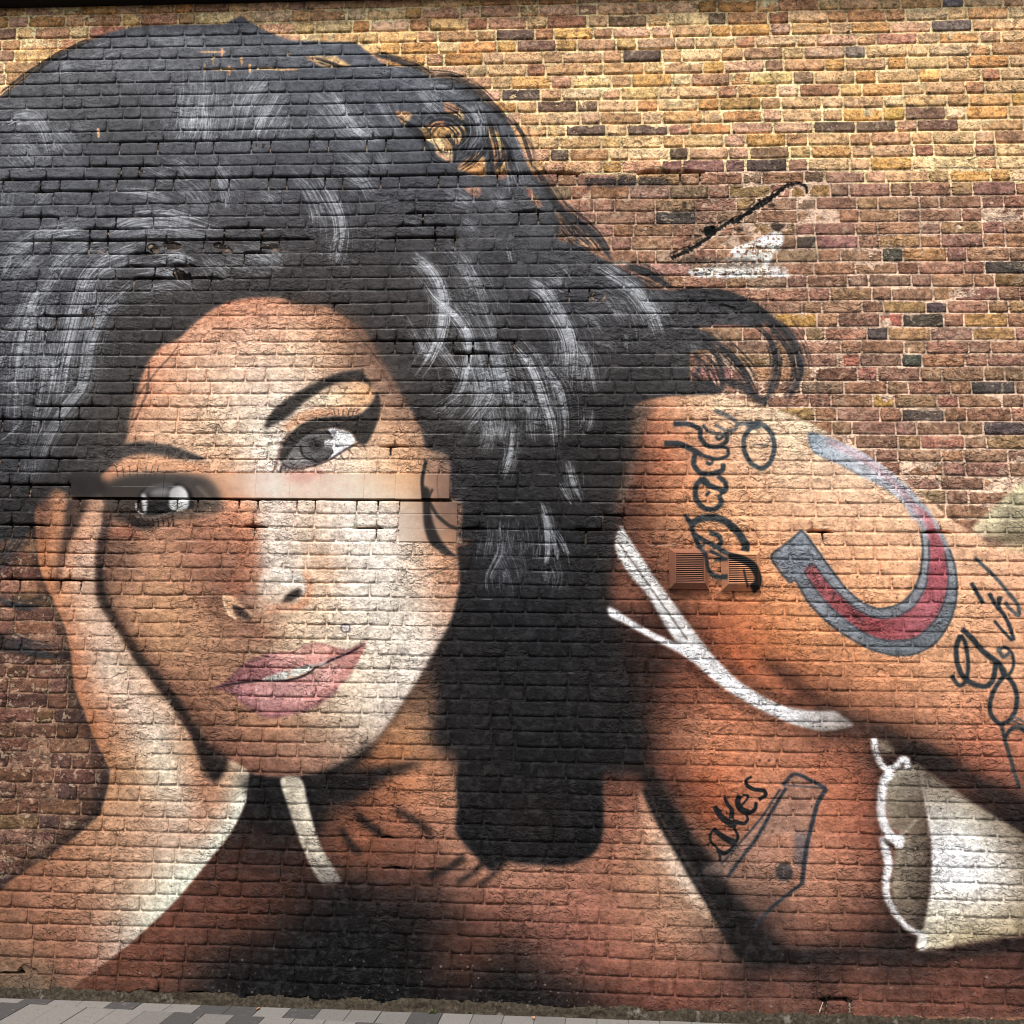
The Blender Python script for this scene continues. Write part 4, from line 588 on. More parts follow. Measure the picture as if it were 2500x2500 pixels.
    hs(O, 30, 14, .4, (1480, 1000), (1360, 1100), (1300, 1160)); hs(O, 14, 10, .5, (1190, 500), (1290, 660), (1390, 800), (1440, 900)); hs(O, 50, 20, .3, (1500, 200), (1600, 420), (1680, 640)); hs(O, 30, 12, .35, (1660, 1000), (1700, 1200), (1690, 1330))
    O = (1200, 600)
    hs(O, 18, 26, .68, (240, 250), (350, 320), (450, 480), (510, 600), (540, 720), (540, 870), c=S2); hs(O, 20, 26, .6, (680, 130), (810, 210), (960, 310), (1045, 430), (1100, 540), (1140, 650), c=S2); hs(O, 14, 20, .65, (150, 660), (240, 760), (315, 920), (355, 1050), (400, 1200), (425, 1420), c=S2); hs(O, 10, 14, .6, (260, 670), (380, 860), (455, 970), (492, 1150), (492, 1300))
    hs(O, 12, 12, .5, (570, 640), (650, 780), (705, 1010)); hs(O, 14, 12, .45, (0, 640), (60, 860), (115, 1070)); hs(O, 8, 9, .6, (155, 1210), (125, 1420), (75, 1570)); hs(O, 10, 10, .5, (515, 1450), (550, 1600), (605, 1720)); hs(O, 8, 6, .5, (460, 1590), (545, 1750)); hs(O, 30, 18, .42, (480, 620), (480, 780), (470, 920)); hs(O, 26, 14, .4, (590, 700), (590, 860), (600, 980)); hs(O, 30, 16, .4, (330, 1000), (290, 1150), (300, 1330))
    hs(O, 26, 14, .45, (360, 130), (460, 220), (540, 290)); hs(O, 12, 10, .4, (560, 430), (680, 500), (760, 580)); hs(O, 9, 8, .45, (700, 640), (800, 670), (850, 720)); hs(O, 14, 10, .4, (760, 330), (830, 430), (880, 520)); hs(O, 8, 6, .5, (900, 590), (905, 720)); hs(O, 12, 9, .45, (1040, 320), (1120, 430), (1160, 500)); hs(O, 12, 8, .4, (660, 1080), (650, 1180), (625, 1250)); hs(O, 16, 9, .4, (180, 900), (220, 1050), (240, 1180)); hs(O, 30, 12, .35, (30, 1070), (50, 1230), (60, 1350))
    hs(O, 5, 6, .6, (115, 20), (130, 120)); hs(O, 10, 6, .5, (1490, 720), (1520, 830), (1520, 940)); hs(O, 14, 6, .4, (1350, 650), (1400, 720))
    O = (1200, 1200)
    hs(O, 9, 14, .6, (330, 70), (365, 200), (372, 380), (350, 500)); hs(O, 5, 8, .6, (365, 150), (430, 370), (440, 460)); hs(O, 5, 8, .55, (375, 180), (465, 320), (510, 420), (525, 510)); hs(O, 40, 16, .3, (40, 180), (45, 350), (50, 520)); hs(O, 40, 14, .26, (400, 480), (420, 580), (410, 680)); hs(O, 14, 8, .35, (60, 550), (110, 570)); hs(O, 70, 18, .2, (230, 200), (230, 380), (240, 500))
    hs((600, 1200), 9, 6, .4, (1690, 200), (1710, 400), (1640, 560), (1650, 700)); hs((600, 1200), 40, 10, .25, (1700, 400), (1760, 560), (1780, 700))
    # ---- chalky mortar and limewash patch by the old roof line, and its groove, shade and soot painted black ----------------------------
    WP = (250, 244, 232)
    n1 = noise2(MH, MW, 7, 3)*.6+noise2(MH, MW, 2.5, 4)*.4
    rough = np.clip((n1-.36)*7, 0, 1)
    wr = np.clip((n1-.33)*7, 0, 1)
    fill([(1872, 572), (1900, 560), (1912, 580), (1908, 604), (1888, 622), (1880, 648), (1862, 668), (1850, 676), (1695, 674), (1690, 656), (1740, 650), (1775, 628), (1790, 606), (1840, 588)], WP, 2, .97, True, wr)
    fill([(1700, 655), (1905, 652), (1918, 664), (1916, 676), (1705, 676)], WP, 2, .85, True, wr)
    fill([(1700, 640), (1745, 634), (1835, 636), (1850, 645), (1760, 652), (1705, 650)], (88, 80, 72), 3, .7, True, rough)
    fill(T(1200, 600, (960, 20), (1190, 25), (1190, 36), (960, 34)), (226, 196, 166), 2, .8); fill(T(1200, 600, (830, 110), (930, 108), (930, 122), (830, 124)), (240, 228, 206), 2, .9)
    SHADE_SOOT = (12, 11, 10)  # black painted into groove and holes for deep shade and soot
    fill(T(1200, 0, (640, 1195), (820, 1190), (1060, 1190), (1190, 1200), (1190, 1250), (1060, 1255), (860, 1262), (640, 1260)), (62, 60, 60), 3, .9, True, np.clip((n1-.2)*6, 0, 1))
    fill(T(1200, 0, (1240, 1740), (1500, 1730), (1650, 1740), (1840, 1770), (1800, 1800), (1500, 1800), (1260, 1790)), (84, 74, 66), 4, .75, True, rough)
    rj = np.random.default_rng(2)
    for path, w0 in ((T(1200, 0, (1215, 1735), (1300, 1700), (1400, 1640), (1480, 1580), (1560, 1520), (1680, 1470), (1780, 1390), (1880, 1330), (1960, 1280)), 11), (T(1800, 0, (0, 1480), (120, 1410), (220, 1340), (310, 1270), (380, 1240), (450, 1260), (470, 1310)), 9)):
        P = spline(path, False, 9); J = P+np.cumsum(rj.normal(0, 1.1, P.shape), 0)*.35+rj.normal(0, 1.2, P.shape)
        stroke([tuple(p) for p in J[::2]], w0*.75, SHADE_SOOT, .97, .9)
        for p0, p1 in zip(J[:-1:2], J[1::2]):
            stroke([tuple(p0), tuple(p1)], w0*rj.uniform(.7, 1.6), SHADE_SOOT, .95, 1.0)
    fill(T(1200, 0, (1430, 1530), (1500, 1520), (1510, 1580), (1440, 1590)), SHADE_SOOT, 1.5, 1); fill(T(1800, 0, (230, 1500), (330, 1510), (280, 1560), (230, 1540)), SHADE_SOOT, 2.5, .9); fill(T(1200, 0, (1650, 1530), (1700, 1530), (1690, 1560), (1660, 1565)), SHADE_SOOT, 2.5, .9); fill(T(1800, 0, (205, 1370), (255, 1370), (250, 1400), (215, 1400)), SHADE_SOOT, 2, .9)
    fill(T(1800, 0, (-370, 1360), (-340, 1360), (-340, 1400), (-370, 1400)), SHADE_SOOT, 2, .9)
    # tan lime streaks either side of the blackened groove
    stroke(T(1200, 0, (1400, 1500), (1390, 1580), (1400, 1620)), 14, (150, 128, 104), .7, 4)
    # ---- blotchy cover: thin paint, splashes low down --------------------------------------------------
    rg = np.random.default_rng(11)
    for _ in range(420):
        x = rg.uniform(330, 1650) if rg.random() < .8 else rg.uniform(1650, 2480); y = 2455-abs(rg.normal())*70+.014*x
        r = rg.uniform(.8, 2.6); c = rg.choice(np.array([(150, 146, 138), (120, 110, 96), (96, 92, 84)]))
        fill([(x-r, y-r*.7), (x+r, y-r), (x+r*.8, y+r), (x-r, y+r*.8)], tuple(c), .8, rg.uniform(.25, .8))
    n2 = noise2(MH, MW, 34, 5)*.5+noise2(MH, MW, 11, 6)*.3+noise2(MH, MW, 3, 8)*.2
    lum = (PC @ np.array((.3, .59, .11), np.float32))[..., None]
    tt = np.clip((lum-.08)/.21, 0, 1); PC[...] = PC*(.60+.40*tt*tt*(3-2*tt)); lum = lum*(.60+.40*tt*tt*(3-2*tt))
    PC[...] = np.clip((lum+(PC-lum)*(.88+.10*np.clip((lum-.45)/.2, 0, 1)))*(1+(n2-.5)*.16)[..., None], 0, 1)
# --- MURAL END ---------------------------------------------------------------

paint_mural()
rng = np.random.default_rng(21); rnd = random.Random(4)
def s2l(c): c = np.asarray(c, np.float32); return np.where(c <= .04045, c/12.92, ((c+.055)/1.055)**2.4)
def l2s(c): c = np.clip(c, 0, 1); return np.where(c <= .0031308, c*12.92, 1.055*c**(1/2.4)-.055)

# ---- smooth noise in wall metres for the real relief ---------------------------------------------------------
_tab = rng.random((256, 256))
def vn(x, z, s, o=0):
    x = np.asarray(x)*s+o*17.3+500; z = np.asarray(z)*s+o*7.7+500
    ix = np.floor(x).astype(int); iz = np.floor(z).astype(int); fx = x-ix; fz = z-iz
    fx = fx*fx*(3-2*fx); fz = fz*fz*(3-2*fz); t = lambda a, c: _tab[a % 256, c % 256]
    return (t(ix, iz)*(1-fx)+t(ix+1, iz)*fx)*(1-fz)+(t(ix, iz+1)*(1-fx)+t(ix+1, iz+1)*fx)*fz-.5

LINES = [5.338, 5.26, 5.187, 5.113, 5.035, 4.958, 4.878, 4.801, 4.727, 4.648, 4.578, 4.5, 4.426, 4.346, 4.271, 4.19, 4.114, 4.039, 3.967, 3.888, 3.809, 3.737, 3.665, 3.588, 3.518, 3.439, 3.364, 3.29, 3.218, 3.139, 3.068, 2.995, 2.919, 2.845, 2.771, 2.701,
         2.626, 2.553, 2.478, 2.405, 2.327, 2.255, 2.181, 2.107, 2.033, 1.961, 1.888, 1.814, 1.738, 1.66, 1.586, 1.515, 1.438, 1.359, 1.285, 1.208, 1.135, 1.056, 0.981, 0.902, 0.824, 0.751, 0.677, 0.604, 0.524, 0.448, 0.369, 0.295, 0.216, 0.134, 0.056, -0.018]
LINES = [5.338+.076*k for k in range(6, 0, -1)]+LINES
LINES = LINES+[-0.094]
def joint(zl, X): return np.where((np.asarray(zl) > 4.33) & (np.asarray(X) > np.interp(zl, [4.3, 4.7, 5.0, 5.2, 5.3], [.0, -.25, -.7, -1.3, -9])), .0105, np.where(np.asarray(X) > .9, .0066, .0054))
def sway(zl, X): return .007*vn(X, np.asarray(X)*0+zl, .9, 41)+.005*vn(X, np.asarray(X)*0+zl, 3.3, 42)
def ledges():
    """paint lightened in broken strips along the upper ledges of the courses"""
    rg = np.random.default_rng(33); xs = MX0+(np.arange(MW)+.5)/DEN
    for zl in LINES:
        if not 1.2 < zl < 4.62: continue
        pr = np.interp(zl, [1.2, 2.2, 3.2, 3.9, 4.4, 4.62], [.10, .3, .5, .55, .4, .1])
        n = noise2(2, MW, 70, int(rg.integers(1e6)))[0]*.75+noise2(2, MW, 17, int(rg.integers(1e6)))[0]*.25
        k = np.clip((n-(1-pr))*9+.3, 0, 1)*np.clip((.9-xs)*3, 0, 1)*rg.uniform(.5, 1)
        rows = (MZ1-(zl-joint(zl, xs)*1.12+sway(zl, xs)))*DEN
        for o in (-1, 0, 1):
            r = np.clip(np.round(rows).astype(int)+o, 0, MH-1); c = np.arange(MW)
            al = (k*(1.1 if o == 0 else .5)*PA[r, c]).astype(np.float32)[:, None]
            old = PC[r, c]; PC[r, c] = old+(np.clip(old*.55+.42, 0, 1)*np.array((1., .985, .965), np.float32)-old)*np.minimum(al, 1)*.85
ledges()
mural = bpy.data.images.new('mural_paint', MW, MH, alpha=True)
mural.colorspace_settings.name = 'sRGB'; mural.alpha_mode = 'CHANNEL_PACKED'
_px = np.empty((MH, MW, 4), np.float32)
_px[..., :3] = l2s(np.minimum(s2l(PC)/PAINT_GAIN, .86))[::-1]; _px[..., 3] = PA[::-1]
mural.pixels.foreach_set(_px.ravel()); mural.update(); mural.pack()

# ---- weathered grain of the masonry: height, tone, pits, lime/burnt, in wall metres -----------------------------
def samp(nz, Y, X): return nz[np.clip(Y, 0, MH-1).astype(np.int32), np.clip(X, 0, MW-1).astype(np.int32)]
def anis(cx, cy, seed):
    n = noise2(int(MH*8/cy)+4, int(MW*8/cx)+4, 8, seed)
    yy = (np.arange(MH)*8/cy).astype(int); xx = (np.arange(MW)*8/cx).astype(int); return n[yy][:, xx]
_Y, _X = np.mgrid[0:MH, 0:MW].astype(np.float32)
_wx = (noise2(MH, MW, 26, 51)-.5)*34+(noise2(MH, MW, 9, 52)-.5)*14; _wy = (noise2(MH, MW, 26, 53)-.5)*20+(noise2(MH, MW, 9, 54)-.5)*12
n_f = noise2(MH, MW, 1.7, 61); n_m = noise2(MH, MW, 4.2, 62); n_c = noise2(MH, MW, 12, 63); n_b = noise2(MH, MW, 60, 64)
rid = samp(anis(26, 9, 65), _Y+_wy, _X+_wx); rid2 = samp(anis(13, 6, 66), _Y+_wy*.6, _X+_wx*.6)
def crack_map(n, steps, seed, flat=.55):
    rg = np.random.default_rng(seed); M = np.zeros((MH, MW), np.float32)
    x = rg.uniform(0, MW, n); y = rg.uniform(0, MH, n); a = rg.normal(0, flat, n)+np.pi*(rg.random(n) < .5); L = rg.integers(steps//4, steps, n); k = rg.uniform(.3, 1, n); a0 = a.copy()
    for t in range(steps):
        a = a+rg.normal(0, .42, n)-.22*(a-a0); x = x+np.cos(a)*.9; y = y+np.sin(a)*.9
        v = k*np.clip((L-t)/6, 0, 1)*np.clip((t+2)/5, 0, 1)*(rg.random(n) < .93)
        np.maximum.at(M, (np.clip(y, 0, MH-1).astype(int), np.clip(x, 0, MW-1).astype(int)), v.astype(np.float32))
    return M
rough_z = np.interp(MZ1-np.arange(MH)/DEN, [0, 1.2, 3.2, 4.3, 4.5, 6], [1., 1.1, 1.15, .95, .6, .6]).astype(np.float32)[:, None]
old = np.clip((noise2(MH, MW, 120, 69)*.7+n_b*.3-.38)*4, 0, 1)
crk = np.maximum(crack_map(44000, 26, 81), crack_map(8500, 60, 82, .35))*(.3+.7*old)*rough_z
crk = np.clip(blur(crk, .5)*1.5, 0, 1)
pits = np.clip((noise2(MH, MW, 3.4, 70)*.75+n_f*.25-.80)*14, 0, 1)*np.clip((noise2(MH, MW, 22, 71)-.35)*3, 0, 1)
hgt = (n_f*.34+n_m*.46+rid*.75+rid2*.6+n_c*.3)*(.5+.7*old)*rough_z*.46-crk*.42-pits*.45
hgt = np.clip(.62+.62*(hgt-hgt.mean()), 0, 1)
tone = np.clip(.5+(n_f-.5)*.42+(n_m-.5)*.46+(n_c-.5)*.42+(rid-.5)*.36, 0, 1)
spot = samp(noise2(MH, MW, 11, 72)*.6+noise2(MH, MW, 4, 73)*.4, _Y+_wy*.3, _X+_wx*.3)
grain = bpy.data.images.new('masonry_grain', MW, MH, alpha=True, float_buffer=False)
grain.colorspace_settings.name = 'Non-Color'; grain.alpha_mode = 'CHANNEL_PACKED'
_px = np.stack([hgt, tone, np.maximum(pits, crk*.8), spot], -1)[::-1].astype(np.float32)
grain.pixels.foreach_set(np.ascontiguousarray(_px).ravel()); grain.update(); grain.pack()

# ---- materials -----------------------------------------------------------------------------------------
def mat(name):
    m = bpy.data.materials.new(name); m.use_nodes = True; nt = m.node_tree; nt.nodes.clear()
    o = nt.nodes.new('ShaderNodeOutputMaterial'); b = nt.nodes.new('ShaderNodeBsdfPrincipled')
    nt.links.new(b.outputs[0], o.inputs[0]); b.inputs['Roughness'].default_value = .85; b.inputs['Specular IOR Level'].default_value = .12
    return m, nt, b
class G:
    def __init__(s, nt): s.nt = nt
    def n(s, t, **k):
        x = s.nt.nodes.new(t)
        for a, v in k.items():
            if a.startswith('i_'):
                x.inputs[int(a[2:]) if a[2:].isdigit() else a[2:].replace('_', ' ')].default_value = v
            else: setattr(x, a, v)
        return x
    def l(s, a, b): s.nt.links.new(a, b)
    def math(s, op, a, b=None, clamp=False):
        x = s.n('ShaderNodeMath', operation=op, use_clamp=clamp)
        for i, v in enumerate((a, b)):
            if v is None: continue
            if isinstance(v, (int, float)): x.inputs[i].default_value = v
            else: s.l(v, x.inputs[i])
        return x.outputs[0]
    def ramp(s, v, lo, hi, a=0., b=1.):
        x = s.n('ShaderNodeMapRange'); s.l(v, x.inputs[0])
        for i, q in enumerate((lo, hi, a, b)): x.inputs[i+1].default_value = q
        return x.outputs[0]
    def mix(s, f, a, b, mode='MIX'):
        x = s.n('ShaderNodeMix', data_type='RGBA', blend_type=mode)
        for i, v in ((0, f), (6, a), (7, b)):
            if isinstance(v, (int, float)): x.inputs[i].default_value = v
            elif isinstance(v, tuple): x.inputs[i].default_value = v
            else: s.l(v, x.inputs[i])
        return x.outputs[2]
    def noise(s, vec, scale, detail=4, rough=.55, dist=0.):
        x = s.n('ShaderNodeTexNoise', i_Scale=scale, i_Detail=detail, i_Roughness=rough, i_Distortion=dist); s.l(vec, x.inputs['Vector']); return x.outputs[0]

def masonry(name, bump=1.0):
    """fired brick or mortar colour from the mesh, wall paint over it, grain in both"""
    m, nt, b = mat(name); g = G(nt)
    uv = g.n('ShaderNodeUVMap', uv_map='wall_metres').outputs[0]
    mp = g.n('ShaderNodeMapping'); g.l(uv, mp.inputs[0])
    mp.inputs['Location'].default_value = (-MX0/(MX1-MX0), -MZ0/(MZ1-MZ0), 0); mp.inputs['Scale'].default_value = (1/(MX1-MX0), 1/(MZ1-MZ0), 1)
    tx = g.n('ShaderNodeTexImage', image=mural, extension='CLIP', interpolation='Linear'); g.l(mp.outputs[0], tx.inputs[0])
    gr = g.n('ShaderNodeTexImage', image=grain, extension='MIRROR', interpolation='Linear'); g.l(mp.outputs[0], gr.inputs[0])
    sp = g.n('ShaderNodeSeparateColor'); g.l(gr.outputs[0], sp.inputs[0]); hg, tn, pt = sp.outputs; spt = gr.outputs[1]
    at = g.n('ShaderNodeAttribute', attribute_name='fired_colour')
    def tint(v):
        c = g.n('ShaderNodeCombineColor')
        for i in range(3): g.l(v, c.inputs[i])
        return c.outputs[0]
    col = g.mix(1., at.outputs[0], tint(g.ramp(tn, .2, .8, .52, 1.45)), 'MULTIPLY')
    col = g.mix(g.ramp(spt, .68, .76, 0, .38), col, (.62, .48, .33, 1))          # limy bloom
    col = g.mix(g.ramp(spt, .32, .25, 0, .5), col, (.08, .052, .045, 1))        # burnt flecks
    paint = g.mix(1., tx.outputs[0], tint(g.ramp(tn, .2, .8, .68 if bump > .5 else .80, 1.26 if bump > .5 else .90)), 'MULTIPLY')
    if bump > .5: paint = g.mix(g.ramp(spt, .48, .74, 0, .03), paint, (.34, .34, .35, 1))      # dust on the paint
    pit_dark = g.math('MULTIPLY', pt, .85 if bump > .5 else .06)
    col = g.mix(g.math('MULTIPLY', tx.outputs[1], at.outputs['Alpha']), col, paint)
    col = g.mix(pit_dark, col, (.03, .024, .02, 1))                                 # near-black mixed into pits and fissures
    g.l(col, b.inputs['Base Color'])
    bp = g.n('ShaderNodeBump', i_Strength=1.0, i_Distance=.0145*bump); g.l(hg, bp.inputs['Height']); g.l(bp.outputs[0], b.inputs['Normal'])
    b.inputs['Roughness'].default_value = .82
    return m
M_WALL = masonry('painted_masonry', 1.0)
M_SMOOTH = masonry('painted_cement', .08)

def painted_metal():
    m, nt, b = mat('painted_vent_plastic'); g = G(nt)
    uv = g.n('ShaderNodeUVMap', uv_map='wall_metres').outputs[0]
    mp = g.n('ShaderNodeMapping'); g.l(uv, mp.inputs[0])
    mp.inputs['Location'].default_value = (-MX0/(MX1-MX0), -MZ0/(MZ1-MZ0), 0); mp.inputs['Scale'].default_value = (1/(MX1-MX0), 1/(MZ1-MZ0), 1)
    tx = g.n('ShaderNodeTexImage', image=mural, extension='EXTEND', interpolation='Cubic'); g.l(mp.outputs[0], tx.inputs[0])
    n = g.noise(uv, 60, 4); k = g.ramp(n, .3, .7, .86, 1.1); kc = g.n('ShaderNodeCombineColor')
    for i in range(3): g.l(k, kc.inputs[i])
    g.l(g.mix(1., tx.outputs[0], kc.outputs[0], 'MULTIPLY'), b.inputs['Base Color']); b.inputs['Roughness'].default_value = .5
    return m
M_VENT = painted_metal()

def speckled(name, c0, c1, scale=60, rough=.85, bump=.001, c2=None, c2lo=.6):
    m, nt, b = mat(name); g = G(nt)
    tc = g.n('ShaderNodeTexCoord').outputs['Object']; oi = g.n('ShaderNodeObjectInfo')
    ad = g.n('ShaderNodeVectorMath', operation='ADD'); g.l(tc, ad.inputs[0]); g.l(oi.outputs['Location'], ad.inputs[1])
    n = g.noise(ad.outputs[0], scale, 6, .7); col = g.mix(g.ramp(n, .3, .7), c0+(1,), c1+(1,))
    if c2: col = g.mix(g.ramp(g.noise(ad.outputs[0], scale*.25, 5, .6), c2lo, c2lo+.12), col, c2+(1,))
    g.l(col, b.inputs['Base Color']); b.inputs['Roughness'].default_value = rough
    bp = g.n('ShaderNodeBump', i_Strength=.8, i_Distance=bump); g.l(n, bp.inputs['Height']); g.l(bp.outputs[0], b.inputs['Normal'])
    return m
M_PAVE = [speckled('granite_pale', (.17, .16, .146), (.26, .246, .224), 130, c2=(.16, .15, .135)), speckled('granite_warm', (.135, .128, .117), (.22, .208, .19), 130, c2=(.13, .122, .11)), speckled('granite_dark', (.055, .053, .051), (.10, .096, .092), 130, c2=(.17, .16, .15))]
M_SAND = speckled('joint_sand', (.12, .112, .1), (.2, .19, .17), 200)
M_STREET = speckled('street_asphalt', (.04, .04, .042), (.07, .07, .07), 120)
M_DIRT = speckled('dirt_fillet', (.012, .010, .008), (.10, .08, .055), 60, .95, .012, (.2, .18, .15), .6)
M_DARK = speckled('black_gutter_paint', (.004, .004, .004), (.008, .008, .008), 30, .6)
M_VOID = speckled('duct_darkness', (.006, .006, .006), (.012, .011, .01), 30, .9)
M_LEAF = speckled('weed_leaf', (.045, .075, .02), (.10, .14, .045), 80, .7)
M_DRY = speckled('dry_leaf', (.42, .2, .1), (.55, .33, .2), 90, .8)
M_TWIG = speckled('twig_bark', (.35, .27, .2), (.5, .4, .3), 90, .8)

# ---- object helpers ---------------------------------------------------------------------------------------
COL = scene.collection
def link(name, me, parent=None):
    o = bpy.data.objects.new(name, me); COL.objects.link(o)
    if parent: o.parent = parent
    return o
def tag(o, label=None, cat=None, group=None, kind=None):
    for k, v in (('label', label), ('category', cat), ('group', group), ('kind', kind)):
        if v: o[k] = v
    return o
def empty(name, loc=(0, 0, 0)):
    o = link(name, None); o.location = loc; o.empty_display_size = .1; return o
def mesh(name, V, Fc, m, smooth=False, colour=None, uv=True, origin=(0, 0, 0)):
    V = np.asarray(V, float); me = bpy.data.meshes.new(name)
    me.from_pydata((V-np.array(origin)).tolist(), [], Fc); me.materials.append(m)
    if uv:
        L = me.uv_layers.new(name='wall_metres'); idx = np.empty(len(me.loops), np.int32); me.loops.foreach_get('vertex_index', idx)
        L.data.foreach_set('uv', V[idx][:, [0, 2]].astype(np.float32).ravel())
    if colour is not None:
        a = me.attributes.new('fired_colour', 'FLOAT_COLOR', 'POINT')
        c = np.asarray(colour, np.float32)
        if c.ndim == 1: c = np.tile(c, (len(V), 1))
        if c.shape[1] == 3: c = np.concatenate([c, np.ones((len(V), 1), np.float32)], 1)     # alpha = can take paint
        a.data.foreach_set('color', np.ascontiguousarray(c).ravel())
    if smooth: me.polygons.foreach_set('use_smooth', np.ones(len(me.polygons), bool))
    me.update(); return me
def boxv(x0, x1, y0, y1, z0, z1, ch=0.):
    """box with its -y face chamfered"""
    V = [(x0, y1, z0), (x1, y1, z0), (x1, y1, z1), (x0, y1, z1), (x0, y0+ch, z0), (x1, y0+ch, z0), (x1, y0+ch, z1), (x0, y0+ch, z1), (x0+ch, y0, z0+ch), (x1-ch, y0, z0+ch), (x1-ch, y0, z1-ch), (x0+ch, y0, z1-ch)]
    Fc = [(0, 3, 2, 1), (8, 9, 10, 11)]
    for a in range(4):
        b2 = (a+1) % 4; Fc += [(a, b2, 4+b2, 4+a), (4+a, 4+b2, 8+b2, 8+a)]
    return V, Fc
def W1(x, y): return px2wall([(x, y)])[0]

# ---- the brick wall ------------------------------------------------------------------------------------------
XL, XR = -4.5, 3.5

# hollows: (photo polyline, radius px, depth m)
HOL = [(T(1200, 0, (1225, 1735), (1300, 1700), (1400, 1640), (1480, 1580), (1560, 1520), (1680, 1470), (1780, 1390), (1880, 1330), (1960, 1280)), 7, .065), (T(1800, 0, (0, 1480), (120, 1410), (220, 1340), (310, 1270), (380, 1240), (450, 1260), (470, 1310)), 6, .06),
       ([(525, 500), (540, 502)], 8, .03), ([(1725, 560), (1745, 562)], 11, .04), ([(1885, 552), (1915, 553)], 9, .04), ([(370, 604), (378, 610)], 9, .04), ([(405, 600), (430, 604)], 9, .035), ([(530, 600), (560, 612)], 7, .035), ([(1815, 553), (1818, 556)], 6, .03), ([(275, 1667), (300, 1650)], 7, .03),
       ([(1135, 1185), (1143, 1172)], 10, .05), ([(1765, 750), (1785, 757)], 8, .035), ([(430, 668), (455, 675)], 8, .035), ([(205, 762), (225, 760)], 7, .035), ([(55, 2365), (80, 2372)], 7, .03), ([(690, 1060), (710, 1085)], 7, .022), ([(660, 1085), (700, 1090)], 6, .02), ([(985, 1395), (995, 1450), (985, 1530)], 4, .02), ([(2055, 870), (2055, 890)], 4, .03),
       ([(1555, 350), (1560, 352)], 5, .03), ([(2340, 552), (2344, 554)], 5, .03), ([(1724, 500), (1726, 503)], 5, .03), ([(270, 1805), (285, 1800)], 6, .03), ([(2062, 1590), (2064, 1605)], 5, .03), ([(2150, 1640), (2155, 1645)], 4, .02), ([(1835, 1633), (1840, 1634)], 5, .03), ([(560, 300), (1, 1)], 0, 0)]
HW = [(px2wall(spline(p, False, 4) if len(p) > 2 else p), r/430., d) for p, r, d in HOL if r > 0]
def hollow(X, Z):
    out = np.zeros_like(X)
    for P, r, d in HW:
        if X.max() < P[:, 0].min()-r*1.6 or X.min() > P[:, 0].max()+r*1.6 or Z.max() < P[:, 1].min()-r*1.6 or Z.min() > P[:, 1].max()+r*1.6: continue
        best = np.full(X.shape, 9.)
        for a, b2 in zip(P[:-1], P[1:]):
            ab = b2-a; t = np.clip(((X-a[0])*ab[0]+(Z-a[1])*ab[1])/max(ab@ab, 1e-9), 0, 1)
            best = np.minimum(best, np.hypot(X-a[0]-t*ab[0], Z-a[1]-t*ab[1]))
        rr = r*(1+1.1*vn(X, Z, 45, 3))
        out = np.maximum(out, d*np.clip((rr*1.2-best)/(rr*.25), 0, 1))
    return out
# open bed joints: (photo y, x0, x1, how far the brick above is eaten away)
OPEN = [(1221, 176, 1098, .0005), (348, 285, 1050, .004), (406, 210, 380, .004), (438, 0, 1410, .006), (465, 90, 235, .006), (493, 400, 430, .004), (525, 55, 140, .006), (525, 245, 410, .006), (554, 205, 350, .005), (554, 543, 645, .006), (584, 60, 760, .008), (584, 940, 1118, .006), (612, 325, 370, .006), (612, 590, 655, .008), (645, 305, 480, .009), (678, 325, 540, .008),
        (522, 990, 1060, .006), (553, 970, 1090, .006), (422, 1560, 1720, .008), (519, 1255, 1325, .007), (832, 900, 1260, .005), (865, 1105, 1210, .008), (763, 100, 225, .006), (1283, 0, 112, .005), (1283, 590, 650, .007), (1287, 865, 930, .008), (1298, 1970, 2035, .007), (1298, 2255, 2325, .006), (1287, 1125, 1185, .006), (990, 80, 260, .004), (1024, 0, 200, .003),
        (1117, 0, 190, .004), (1182, 0, 170, .004), (1415, 0, 240, .003), (1095, 930, 990, .005), (740, 810, 850, .004), (705, 1340, 1470, .003), (1250, 1470, 1530, .004), (1290, 1400, 1480, .006), (742, 1260, 1320, .006), (800, 0, 120, .003), (2454, 2000, 2080, .008), (2390, 0, 60, .004),
        (1990, 1490, 1500, .001), (2045, 930, 960, .007), (2130, 940, 990, .006), (2440, 320, 390, .01), (2440, 450, 520, .01), (2443, 240, 330, .006)]
OPW = []
for y, x0, x1, e in OPEN:
    a, b2 = W1(x0, y), W1(x1, y); zz = (a[1]+b2[1])/2
    OPW.append((int(np.argmin([abs(zz-l) for l in LINES])), a[0], b2[0], e*1.5))
def opened(i, X):
    out = np.zeros_like(np.asarray(X, float))
    for k, a, b2, e in OPW:
        if k == i: out = np.maximum(out, e*np.clip(np.minimum(X-a, b2-X)/.02, 0, 1))
    return out

# cement band and patch: bricks stop at their edges
bx0, bx1 = W1(175, 1186)[0], W1(1099, 1186)[0]
KB0 = int(np.argmin([abs(W1(600, 1153)[1]-l) for l in LINES])); KB1 = int(np.argmin([abs(W1(600, 1221)[1]-l) for l in LINES]))
qx0, qx1 = W1(976, 1270)[0], W1(1116, 1270)[0]; KQ1 = int(np.argmin([abs(W1(1040, 1320)[1]-l) for l in LINES]))
print('band courses', KB0, KB1, KQ1)
def gaps(i):
    if KB0 <= i < KB1: return (bx0-.004, bx1+.004)
    if KB1 <= i < KQ1: return (qx0-.004, qx1+.004)
    return None

